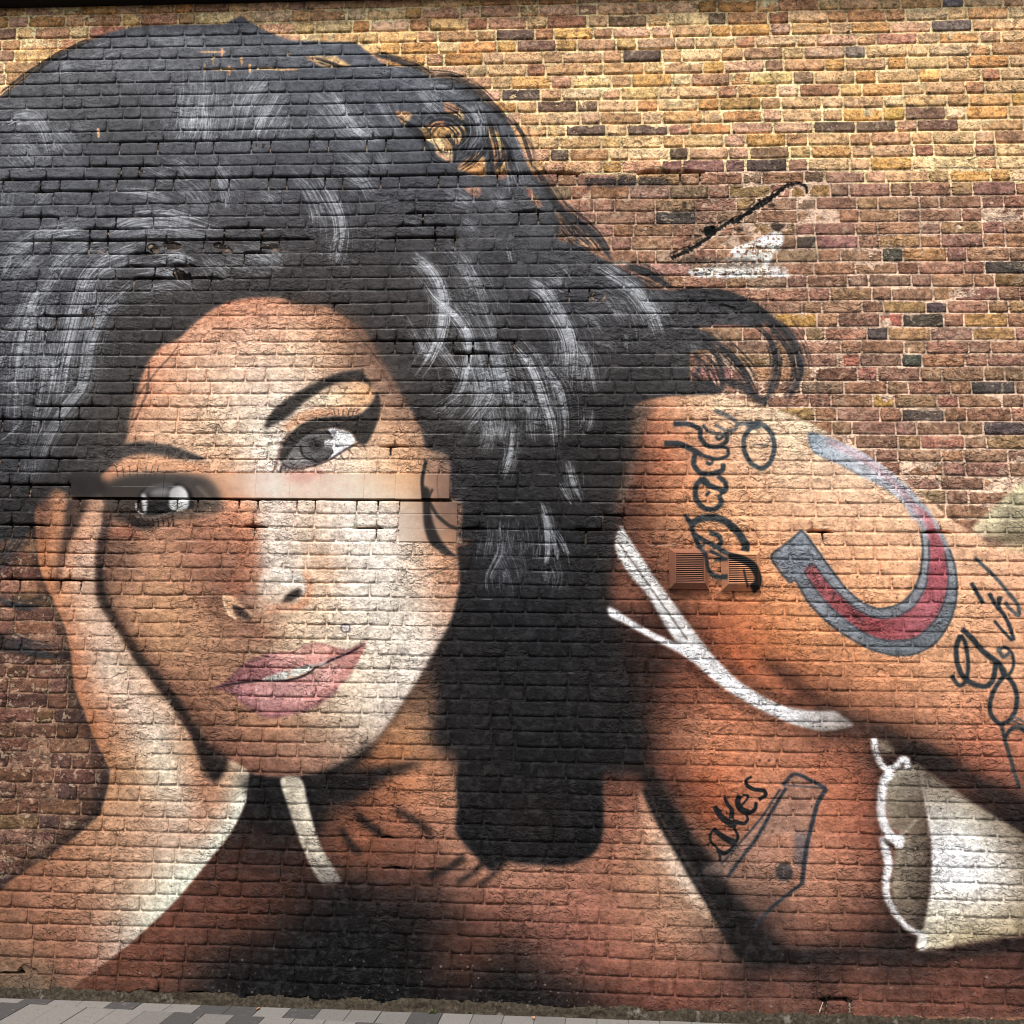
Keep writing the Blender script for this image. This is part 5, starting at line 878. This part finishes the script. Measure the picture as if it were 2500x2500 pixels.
YEL = 1.13*np.array([(214, 172, 112), (200, 140, 76), (206, 152, 84), (222, 186, 134), (190, 144, 112), (168, 112, 84), (196, 150, 112), (216, 178, 128), (176, 130, 92), (206, 166, 120), (184, 138, 92), (150, 106, 88), (122, 100, 80), (226, 196, 150), (208, 164, 134), (84, 76, 70), (104, 84, 74)])
RED = np.array([(156, 108, 86), (150, 100, 80), (166, 116, 86), (142, 98, 80), (150, 108, 90), (176, 128, 84), (136, 100, 80), (160, 104, 84), (178, 118, 98), (152, 112, 82), (144, 104, 88)])
LOW = np.array([(104, 70, 56), (98, 64, 52), (112, 78, 60), (92, 64, 52), (118, 84, 66)])  # darker lower-left bricks: corner vignetting put into their colour
def boundary(X):            # height where the yellow rebuild meets the older red work
    return np.interp(X, [-3.4, -.2, .05, .30, .62, 1.4, 1.42, 1.55, 1.6, 3.5], [4.36, 4.36, 4.36, 4.34, 4.41, 4.41, 4.33, 4.33, 4.25, 4.25])
def brick_colour(X, Z):
    if Z > boundary(X):
        w = np.array([1.3, 1.2, 1.3, 1.3, .8, .45, 1, 1.4, .9, 1.2, .9, .3, .35, 1.2, .9, .05, .07])
        if X < .35 and Z > 4.7: w = w*np.array([.8, .8, .9, .6, 1.3, 1.2, 1.2, .6, 1.3, .9, 1.3, 1.6, 1.4, .5, 1.2, 1.6, 2.2])
        c = YEL[rng.choice(len(YEL), p=w/w.sum())]
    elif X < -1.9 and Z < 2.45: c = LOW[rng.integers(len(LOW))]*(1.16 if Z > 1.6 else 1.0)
    else:
        c = RED[rng.integers(len(RED))]+np.array((4, 11, 8))
        if rng.random() < .045: c = np.array((182, 140, 88))
        if rng.random() < .04: c = np.array((92, 80, 72))
        if rng.random() < .02: c = np.array((182, 116, 94))
    c = np.asarray(c, float); c = c+(c.mean()-c)*.10; base = np.array((198, 152, 104)) if Z > boundary(X) else (np.array((156, 116, 92)) if c.mean() > 90 else c)
    c = c+(base-c)*(.34 if Z > boundary(X) else .5); c = c*rng.normal(1, .05)+rng.normal(0, 3, 3)
    return s2l(np.clip(c, 20, 250)/255)/PAINT_GAIN

def make_brick(i, x0, x1, z0, z1, rough=1.0):
    """rounded, uneven brick; front near y=0, built as a bent grid with a skirt going back into the wall"""
    L = x1-x0; fine = False
    XX = np.array([[x0, x1], [x0, x1]]); ZZ = np.array([[z0, z0], [z1, z1]])
    for P, r, d in HW:
        if x1 > P[:, 0].min()-r*1.6 and x0 < P[:, 0].max()+r*1.6 and z1 > P[:, 1].min()-r*1.6 and z0 < P[:, 1].max()+r*1.6:
            if (np.min(np.maximum(np.maximum(x0-P[:, 0], P[:, 0]-x1), np.maximum(z0-P[:, 1], P[:, 1]-z1))) < r*1.6+.04): fine = True
    nx = max(4, int(round(L/.021))); nz = 5
    if fine: nx = max(8, int(L/.004)); nz = 16
    u = np.linspace(0, 1, nx+1); v = np.linspace(0, 1, nz+1)
    e = min(.0024/L, .3); u = np.concatenate([[0, e], u[1:-1], [1-e, 1]]); f = .0024/(z1-z0); v = np.concatenate([[0, f], v[1:-1], [1-f, 1]])
    U, Vv = np.meshgrid(u, v); X = x0+U*L
    lo = z0+opened(i+1, X)+.0022*rough*vn(X, Vv*0+z0, 38, 1)+.0016*rough*vn(X, Vv*0+z0, 110, 2); hi = z1+.0022*rough*vn(X, Vv*0+z1, 38, 5)+.0012*rough*vn(X, Vv*0+z1, 110, 6)
    lo = lo+sway(LINES[i+1], X); hi = hi+sway(LINES[i], X); Z = lo+Vv*(hi-lo)
    X = X+(.0028*rough*vn(X*0+x0, Z, 40, 8)*(1-U)+.0028*rough*vn(X*0+x1, Z, 40, 9)*U)
    rnd_c = .004+.004*rng.random()
    cu = np.minimum(U*L, (1-U)*L); cv = np.minimum(Vv, 1-Vv)*(z1-z0)
    corner = np.clip(1-np.hypot(np.clip(cu/.014, 0, 1)-1, np.clip(cv/.014, 0, 1)-1), -.5, 1)
    sh = np.clip(1-corner, 0, 1)*np.where((cu < .001) & (cv < .02) | (cv < .001) & (cu < .02), 1, 0)*rnd_c*.6
    X = X+sh*np.sign(.5-U); Z = Z+sh*np.sign(.5-Vv)
    off = rng.normal(0, .0015); tilt = rng.normal(0, .0014, 2)
    Y = off+tilt[0]*(U-.5)+tilt[1]*(Vv-.5)+.0036*rough*(1+1.6*vn(X, Z, 1.1, 14))*vn(X, Z, 20, 11)+.0030*rough*(1+1.6*vn(X, Z, 1.1, 14))*vn(X, Z, 52, 12)
    edge = np.minimum(cu, cv); Y = Y+np.where(edge < 1e-6, .0026+.0022*rng.random(), 0)
    Y = Y+hollow(X, Z)
    ny, nxx = X.shape
    V = np.stack([X, Y, Z], -1).reshape(-1, 3); Fc = []
    for r in range(ny-1):
        for c in range(nxx-1):
            a = r*nxx+c; Fc.append((a, a+1, a+nxx+1, a+nxx))
    ring = list(range(nxx))+[r*nxx+nxx-1 for r in range(1, ny)]+[(ny-1)*nxx+c for c in range(nxx-2, -1, -1)]+[r*nxx for r in range(ny-2, 0, -1)]
    n0 = len(V); B = V[ring].copy(); B[:, 1] = .065; V = np.concatenate([V, B]); m = len(ring)
    for k in range(m):
        k2 = (k+1) % m; Fc.append((ring[k2], ring[k], n0+k, n0+k2))
    return V, Fc

bricks = []        # (verts, faces, colour, x0, x1, z0, z1)
for i in range(len(LINES)-2):
    zt, zb = LINES[i], LINES[i+1]
    z0 = zb+.0005
    gp = gaps(i)
    x = XL-rng.uniform(0, .1); k = i % 2
    x += .16875*k
    cuts = []
    while x < XR:
        w = (.2155 if k == 0 else .1035)+rng.normal(0, .0045)
        if rng.random() < .05: w = .2155+rng.normal(0, .004)
        g2 = float(joint(zt, x))*.82+abs(rng.normal(0, .0016))
        cuts.append((x, x+w)); x += w+g2; k = 1-k
        x += -.08*(((x-XL-.16875*(i % 2)) % .3375)-.0) if False else 0
    for (a, c) in cuts:
        for (p, q) in ([(a, c)] if gp is None else [(a, min(c, gp[0])), (max(a, gp[1]), c)]):
            if q-p < .028: continue
            xc = (p+q)/2; z1 = zt-float(joint(zt, xc)); zc = (z0+z1)/2
            far = xc < -3.9 or xc > 3.0 or zc > 5.6
            rough = 1.0 if zc > 4.3 else 1.2
            V, Fc = make_brick(i, p, q, z0, z1, rough)
            bricks.append((V, Fc, brick_colour(xc, zc), p, q, z0, z1))
print('bricks', len(bricks))
# odd ones the photograph shows: slate-blue painted bricks near the top right
for px, py, c in ((2345, 4, (120, 134, 150)), (2360, 61, (112, 112, 112)), (2065, 124, (150, 144, 136)), (1538, 136, (74, 68, 64)), (2082, 307, (96, 84, 72)), (2135, 308, (108, 94, 74)), (2184, 307, (104, 92, 76)), (1240, 79, (92, 78, 72)), (1380, 260, (100, 82, 68)), (1382, 382, (84, 78, 70)), (1460, 319, (88, 78, 72)), (1615, 317, (96, 82, 74)), (1232, 233, (84, 82, 80)), (2140, 985, (200, 158, 70)), (2165, 781, (214, 118, 100)), (2085, 885, (206, 120, 100)), (2270, 1070, (196, 126, 106)), (1930, 781, (214, 164, 74)), (2390, 780, (206, 156, 84)), (2465, 815, (200, 156, 92))):
    X, Z = W1(px, py)
    for j, bq in enumerate(bricks):
        if bq[3] <= X <= bq[4] and bq[5]-.006 <= Z <= bq[6]+.008: bricks[j] = bq[:2]+(s2l((np.array(c)*.55+np.array((150, 116, 94))*.45)/255)/PAINT_GAIN,)+bq[3:]

wall = tag(empty('brick_wall'), 'tall old brick wall covered with a huge painted mural of a dark-haired woman', 'wall')
# mortar: one bent sheet, raked back further in the open joints
ROWS, cols = [], np.arange(XL-.1, XR+.12, .024)
MV, MC = [], []
for j, zl in enumerate(LINES):
    up_zone = zl > boundary(0)+.02
    nxt = LINES[j+1] if j+1 < len(LINES) else zl-.07
    X = cols; jt = joint(zl, X); op = opened(j, X); sw = sway(zl, X); hh = zl-nxt
    rake = np.clip(vn(X, X*0+zl, 3.4, 21)*1.7+.22+.25*vn(X*0, X*0+zl, 9, 28), 0, 1)**1.5
    top = (.0075+.005*rake if up_zone else .0022+.0095*rake)+.003*vn(X, X*0+zl, 40, 22)
    bot = (.0005+.002*rake if up_zone else .0008+.005*rake)+.0025*vn(X, X*0+zl, 40, 25)
    red = (X > .75) & (zl < 4.34)
    top = np.where(red, .0028+.0045*rake, top); bot = np.where(red, .0006+.0015*rake, bot)
    mid = np.where(red, .0032, .004 if up_zone else .0048)+.0025*vn(X, X*0+zl, 12, 26)+.002*vn(X, X*0+zl, 45, 27)
    deep = .055+.012*vn(X, X*0+zl, 30, 23)
    top = np.where(op > 0, deep, top); bot = np.where(op > 0, deep*.8, bot)
    for z, dep in ((zl+.004, top), (zl-jt*.35, top*.85+bot*.15), (zl-jt-.0015, bot), (zl-jt-.2*hh, mid), (zl-jt-.55*hh, mid)):
        dep = np.maximum(dep, .0006)
        MV.append(np.stack([X, dep, z+sw], 1))
        up = np.array((240, 212, 160)); md = np.where((X > .75)[:, None], np.array((212, 180, 154)), np.array((186, 154, 130))); lw = np.array((138, 108, 88))
        c = np.where((zl > boundary(X)-.03)[:, None], up, np.where(((X < -1.9) & (zl < 2.45))[:, None], lw, md))*(1+.3*vn(X, X*0+zl, 6, 24))[:, None]
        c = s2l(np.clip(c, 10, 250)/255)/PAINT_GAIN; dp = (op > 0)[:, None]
        MC.append(np.concatenate([np.where(dp, np.array((.022, .018, .015)), c), np.where(dp, 0., 1.)], 1))      # open joints: their deep shade put into the colour, no paint inside
nc = len(cols); MVa = np.concatenate(MV); MF = []
for r in range(len(MV)-1):
    for c in range(nc-1):
        a = r*nc+c; MF.append((a, a+nc, a+nc+1, a+1))
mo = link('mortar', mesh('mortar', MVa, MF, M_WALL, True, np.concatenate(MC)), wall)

# the 300 bricks that show largest are parts of their own, the rest one mass
Rn = np.array(_R); Ci = np.array(CAM)
def shown(b):
    x0, x1, z0, z1 = b[3:7]; P = np.array([((x0+x1)/2, 0, (z0+z1)/2)])-Ci
    q = (P @ Rn)[0]
    u, v = 1250+FOC*q[0]/q[1], 1250-FOC*q[2]/q[1]
    return (x1-x0)*(z1-z0)/q[1]**3 if 20 < u < 2480 and 20 < v < 2478 else 0
order = sorted(range(len(bricks)), key=lambda j: -shown(bricks[j]))
single = set(order[:300])
for j in order[:300]:
    V, Fc, c = bricks[j][:3]; org = (float(V[:, 0].mean()), 0., float(V[:, 2].min()))
    o = link('brick', mesh('brick', V, Fc, M_WALL, True, c, origin=org), wall); o.location = org
AV, AF, AC, n = [], [], [], 0
for j, bq in enumerate(bricks):
    if j in single: continue
    V, Fc, c = bq[:3]; AV.append(V); AF += [tuple(k+n for k in f) for f in Fc]; AC.append(np.tile(c, (len(V), 1))); n += len(V)
tag(link('brickwork', mesh('brickwork', np.concatenate(AV), AF, M_WALL, True, np.concatenate(AC)), wall), kind='stuff')

# cement band and patch over the old opening
cem = s2l(np.array((190, 180, 165))/255)
zt, zb = LINES[KB0]-.0075, LINES[KB1]+.009
breaks = [175, 400, 625, 708, 782, 889, 965, 1030, 1098]
for a, b2 in zip(breaks[:-1], breaks[1:]):
    xa, xb = W1(a, 1186)[0]+.0003, W1(b2, 1186)[0]-.0003
    V, Fc = boxv(xa, xb, -.0055+rng.normal(0, .0008), .06, zb+rng.normal(0, .0012), zt+rng.normal(0, .001), .0008)
    link('cement_slab', mesh('cement_slab', V, Fc, M_SMOOTH, False, cem), wall)
for t in range(KB1, KQ1):
    za, zc = LINES[t]-(.009 if t == KB1 else .0012), LINES[t+1]+.0004
    for a, b2 in ((976, 1046), (1046, 1116)):
        xa, xb = W1(a, 1270)[0]+.0003, W1(b2, 1270)[0]-.0003
        V, Fc = boxv(xa, xb, -.004+rng.normal(0, .0006), .06, zc, za, .0008)
        link('cement_slab', mesh('cement_slab', V, Fc, M_SMOOTH, False, cem), wall)
# dirty mortar fillet at the foot of the wall
xs = np.arange(XL, XR, .008); FV, FF = [], []
prof = [(.004, .004), (-.003, -.006), (-.007, -.018), (-.009, -.030), (-.012, -.042), (-.02, GROUND-.004)]
for k, (py, pz) in enumerate(prof):
    FV.append(np.stack([xs, py-.014*vn(xs, xs*0+k*.03, 14, 31)-.012*vn(xs, xs*0+k*.05, 46, 32), pz-.008+(.012*vn(xs, xs*0+k*.01, 9, 33)+.012*vn(xs, xs*0, 40, 34) if k < 5 else 0*xs)], 1))
nf = len(xs)
for r in range(len(prof)-1):
    for c in range(nf-1):
        a = r*nf+c; FF.append((a, a+nf, a+nf+1, a+1))
link('mortar_fillet', mesh('mortar_fillet', np.concatenate(FV), FF, M_DIRT, True), wall)

# ---- the dark gutter board overhanging the top of the wall -----------------------------------------------------
gz = W1(0, 23)[1]
gut = tag(empty('gutter_board', (0, 0, gz)), 'black painted gutter board overhanging the top of the brick wall', 'gutter board')
V, Fc = boxv(-5.2, 4.2, -.075, -.008, gz, gz+.17, .006); o = link('board', mesh('board', V, Fc, M_DARK, uv=False, origin=(0, 0, gz)), gut)
th = np.linspace(0, math.pi, 9); GV, GF = [], []
for xx in (-5.2, 4.2):
    for rr in (.055, .051):
        for t in th: GV.append((xx, -.131-.0+rr*math.cos(t), gz+.15-rr*math.sin(t)))
for a in range(8):
    GF += [(a, a+1, 18+a+1, 18+a), (9+a+1, 9+a, 27+a, 27+a+1)]
for a, b2 in ((0, 9), (8, 17)): GF.append((a, b2, b2+18, a+18))
link('gutter', mesh('gutter', GV, GF, M_DARK, uv=False, origin=(0, 0, gz)), gut)

# ---- two louvred vents ---------------------------------------------------------------------------------------
def vent(px0, px1, py0, py1, ix0, ix1, iy0, iy1, label):
    mx, my = (px0+px1)/2, (py0+py1)/2
    x0, x1 = W1(px0, my)[0], W1(px1, my)[0]; z1, z0 = W1(mx, py0)[1], W1(mx, py1)[1]
    a0, a1 = W1(ix0, my)[0], W1(ix1, my)[0]; c1, c0 = W1(mx, iy0)[1], W1(mx, iy1)[1]
    org = ((x0+x1)/2, 0, z0)
    t = tag(empty('air_vent', org), label, 'vent', 'louvred vents beside the white strap')
    D0, D1 = -.013, -.042
    # chamfered frame: outer wall, slope, flat lip, inner reveal
    def ringv(xa, xb, za, zb, y): return [(xa, y, za), (xb, y, za), (xb, y, zb), (xa, y, zb)]
    lx = .010
    rings = [ringv(x0, x1, z0, z1, .01), ringv(x0, x1, z0, z1, D0), ringv(x0+.004, x1-.004, z0+.004, z1-.004, D0-.003), ringv(a0-lx*.55, a1+lx*.55, c0-lx*.55, c1+lx*.55, D1+.003), ringv(a0-lx*.3, a1+lx*.3, c0-lx*.3, c1+lx*.3, D1), ringv(a0, a1, c0, c1, D1+.001), ringv(a0, a1, c0, c1, -.009)]
    V = [p for r in rings for p in r]; Fc = []
    for r in range(len(rings)-1):
        for k in range(4):
            k2 = (k+1) % 4; Fc.append((r*4+k, r*4+k2, r*4+4+k2, r*4+4+k))
    me = mesh('frame', V, Fc, M_VENT, origin=org); f = link('frame', me, t)
    V, Fc = boxv(a0-.001, a1+.001, -.0105, -.0085, c0-.001, c1+.001); link('backing', mesh('backing', V, Fc, M_VOID, origin=org), t)  # near-black sheet put in for the darkness of the duct
    ns = 15; st = (c1-c0)/ns
    for k in range(ns):
        zb = c0+k*st+st*.34
        h = st*.36; V = [(a0+.001, D1+.002, zb), (a1-.001, D1+.002, zb), (a1-.001, D1+.0035, zb+h), (a0+.001, D1+.0035, zb+h), (a0+.001, D1+.0055, zb+h+.0004), (a1-.001, D1+.0055, zb+h+.0004), (a1-.001, D1+.0052, zb+.0004), (a0+.001, D1+.0052, zb+.0004)]
        Fc = [(0, 1, 2, 3), (3, 2, 5, 4), (4, 5, 6, 7), (7, 6, 1, 0), (0, 3, 4, 7), (1, 6, 5, 2)]
        link('slat', mesh('slat', V, Fc, M_VENT, origin=org), t)
vent(1633.4, 1728.9, 1341, 1438, 1648, 1716, 1353.6, 1422.7, 'plain tan louvred vent nearest the white strap, no black stroke on its slats')
vent(1760, 1855.5, 1345.8, 1443, 1776, 1844, 1357.5, 1426.6, 'tan louvred vent crossed by a thick black painted stroke')

# ---- pavement ----------------------------------------------------------------------------------------------------
street = tag(link('street', mesh('street', [(-60, -60, GROUND-.02), (60, -60, GROUND-.02), (60, 60, GROUND-.02), (-60, 60, GROUND-.02)], [(0, 1, 2, 3)], M_STREET, uv=False)), kind='structure')
pave = tag(link('pavement', mesh('pavement', [(-7, -2.6, GROUND-.006), (6, -2.6, GROUND-.006), (6, .05, GROUND-.006), (-7, .05, GROUND-.006)], [(0, 1, 2, 3)], M_SAND, uv=False)), kind='structure')
ang = -.055; ca, sa = math.cos(ang), math.sin(ang)
def clip(poly, lim):
    out = []
    for (a, b2) in zip(poly, poly[1:]+poly[:1]):
        ia, ib = a[1] < lim, b2[1] < lim
        if ia: out.append(a)
        if ia != ib:
            t = (lim-a[1])/(b2[1]-a[1]); out.append((a[0]+t*(b2[0]-a[0]), lim))
    return out
PWID, PLEN = .149, .30
DARKS = [(-2.60, -.05), (-2.12, -.08), (-1.53, -.09), (-1.84, -.2), (-1.21, -.10), (-.93, -.22), (-.60, -.10), (-1.42, -.2), (-1.72, -.09), (-2.75, -.12)]
ox, oy = -1.53, -.145
for r in range(-7, 2):
    sh = 0 if r % 2 == 0 else PWID*.45
    for c in range(-16, 20):
        u0, v0 = c*PWID+sh-PWID/2, (r-1)*PLEN
        g2 = .0016
        quad = [(u0+g2, v0+g2), (u0+PWID-g2, v0+g2), (u0+PWID-g2, v0+PLEN-g2), (u0+g2, v0+PLEN-g2)]
        quad = [(ox+ca*u-sa*v, oy+sa*u+ca*v+PLEN) if r > 0 else (ox+ca*u-sa*v, oy+sa*u+ca*v+PLEN) for u, v in quad]
        poly = clip(quad, -.02)
        if len(poly) < 3 or max(p[1] for p in poly) < -1.5: continue
        cx, cy = sum(p[0] for p in poly)/len(poly), sum(p[1] for p in poly)/len(poly)
        zt = GROUND+rnd.uniform(-.0012, .0012); n = len(poly)
        ins = [(p[0]+(cx-p[0])*.02, p[1]+(cy-p[1])*.02) for p in poly]
        V = [(p[0]-cx, p[1]-cy, -.012) for p in poly]+[(p[0]-cx, p[1]-cy, -.0015) for p in poly]+[(p[0]-cx, p[1]-cy, 0) for p in ins]
        Fc = [tuple(range(2*n, 3*n))]+[(k, (k+1) % n, n+(k+1) % n, n+k) for k in range(n)]+[(n+k, n+(k+1) % n, 2*n+(k+1) % n, 2*n+k) for k in range(n)]
        dark = any(abs(cx-dx) < .075 and (min(p[1] for p in poly) < dy < max(p[1] for p in poly)) for dx, dy in DARKS) or (cy < -.5 and rnd.random() < .22)
        o = link('paver', mesh('paver', V, Fc, M_PAVE[2] if dark else M_PAVE[rnd.random() < .45], uv=False), pave); o.location = (cx, cy, zt)

# ---- small things at the foot of the wall -------------------------------------------------------------------------
def on_ground(px, py):
    w = px2wall([(px, py)])[0]; d = np.array((w[0], 0, w[1]))-Ci; t = (GROUND-Ci[2])/d[2]; p = Ci+d*t; return float(p[0]), float(p[1])
def weed(px, py, size, n, label):
    x, y = on_ground(px, py); t = tag(empty('weed', (x, y, GROUND)), label, 'weed', 'weeds at the foot of the wall')
    for k in range(n):
        a = rnd.uniform(0, 6.28); el = rnd.uniform(.3, 1.2); L = size*rnd.uniform(.6, 1.1); w = L*rnd.uniform(.14, .24)
        dx, dy = math.cos(a)*math.cos(el), math.sin(a)*math.cos(el); dz = math.sin(el); nx, ny = -math.sin(a), math.cos(a)
        V, Fc = [], []
        for q, (s, ww) in enumerate(((0, .25), (.3, .8), (.6, 1.), (.85, .6), (1, .05))):
            b = (dx*L*s, dy*L*s, dz*L*s-.35*L*s*s); V += [(b[0]-nx*w*ww, b[1]-ny*w*ww, b[2]+.1*w), (b[0], b[1], b[2]-.15*w), (b[0]+nx*w*ww, b[1]+ny*w*ww, b[2]+.1*w)]
            if q:
                for c in (0, 1): a0 = (q-1)*3+c; Fc.append((a0, a0+1, a0+4, a0+3))
        link('leaf', mesh('leaf', V, Fc, M_LEAF, True, uv=False), t)
weed(1055, 2474, .034, 12, 'small green weed sprouting beside the dark granite paver')
weed(1142, 2474, .028, 9, 'tiny weed at the wall foot between pale pavers')
def leaf(px, py, s, label):
    x, y = on_ground(px, py); V = []; k = 9
    for q in range(k):
        t = q/(k-1); w = math.sin(math.pi*t)**.8*.32; V += [((t-.5)*s, -w*s, .004+.006*math.sin(3*t)), ((t-.5)*s, 0, .001+.002*t), ((t-.5)*s, w*s, .006*t+.003)]
    Fc = [(q*3+c, q*3+c+1, q*3+c+4, q*3+c+3) for q in range(k-1) for c in (0, 1)]
    o = tag(link('fallen_leaf', mesh('fallen_leaf', V, Fc, M_DRY, True, uv=False)), label, 'leaf', 'dry leaves on the pavement'); o.location = (x, y, GROUND+.002); o.rotation_euler = (0, 0, rnd.uniform(0, 3))
leaf(630, 2466, .024, 'dry orange leaf at the corner of a dark granite paver')
leaf(1302, 2488, .026, 'dry orange leaf on plain pale paving')
def twig():
    a, b2 = W1(1996, 2468), W1(2008, 2446); V, Fc = [], []; k = 7
    for q in range(5):
        t = q/4; p = a+(b2-a)*t; r = .0032*(1-.3*t)*(1+.2*math.sin(7*t))
        for c in range(k): an = 6.283*c/k; V.append((p[0]+r*math.cos(an), -.028+.022*t+r*math.sin(an), p[1]))
    for q in range(4):
        for c in range(k): Fc.append((q*k+c, q*k+(c+1) % k, q*k+k+(c+1) % k, q*k+k+c))
    Fc += [tuple(range(k-1, -1, -1)), tuple(range(4*k, 5*k))]
    tag(link('twig', mesh('twig', V, Fc, M_TWIG, True, uv=False)), 'short pale twig stuck against the lowest red-brown bricks', 'twig')
twig()
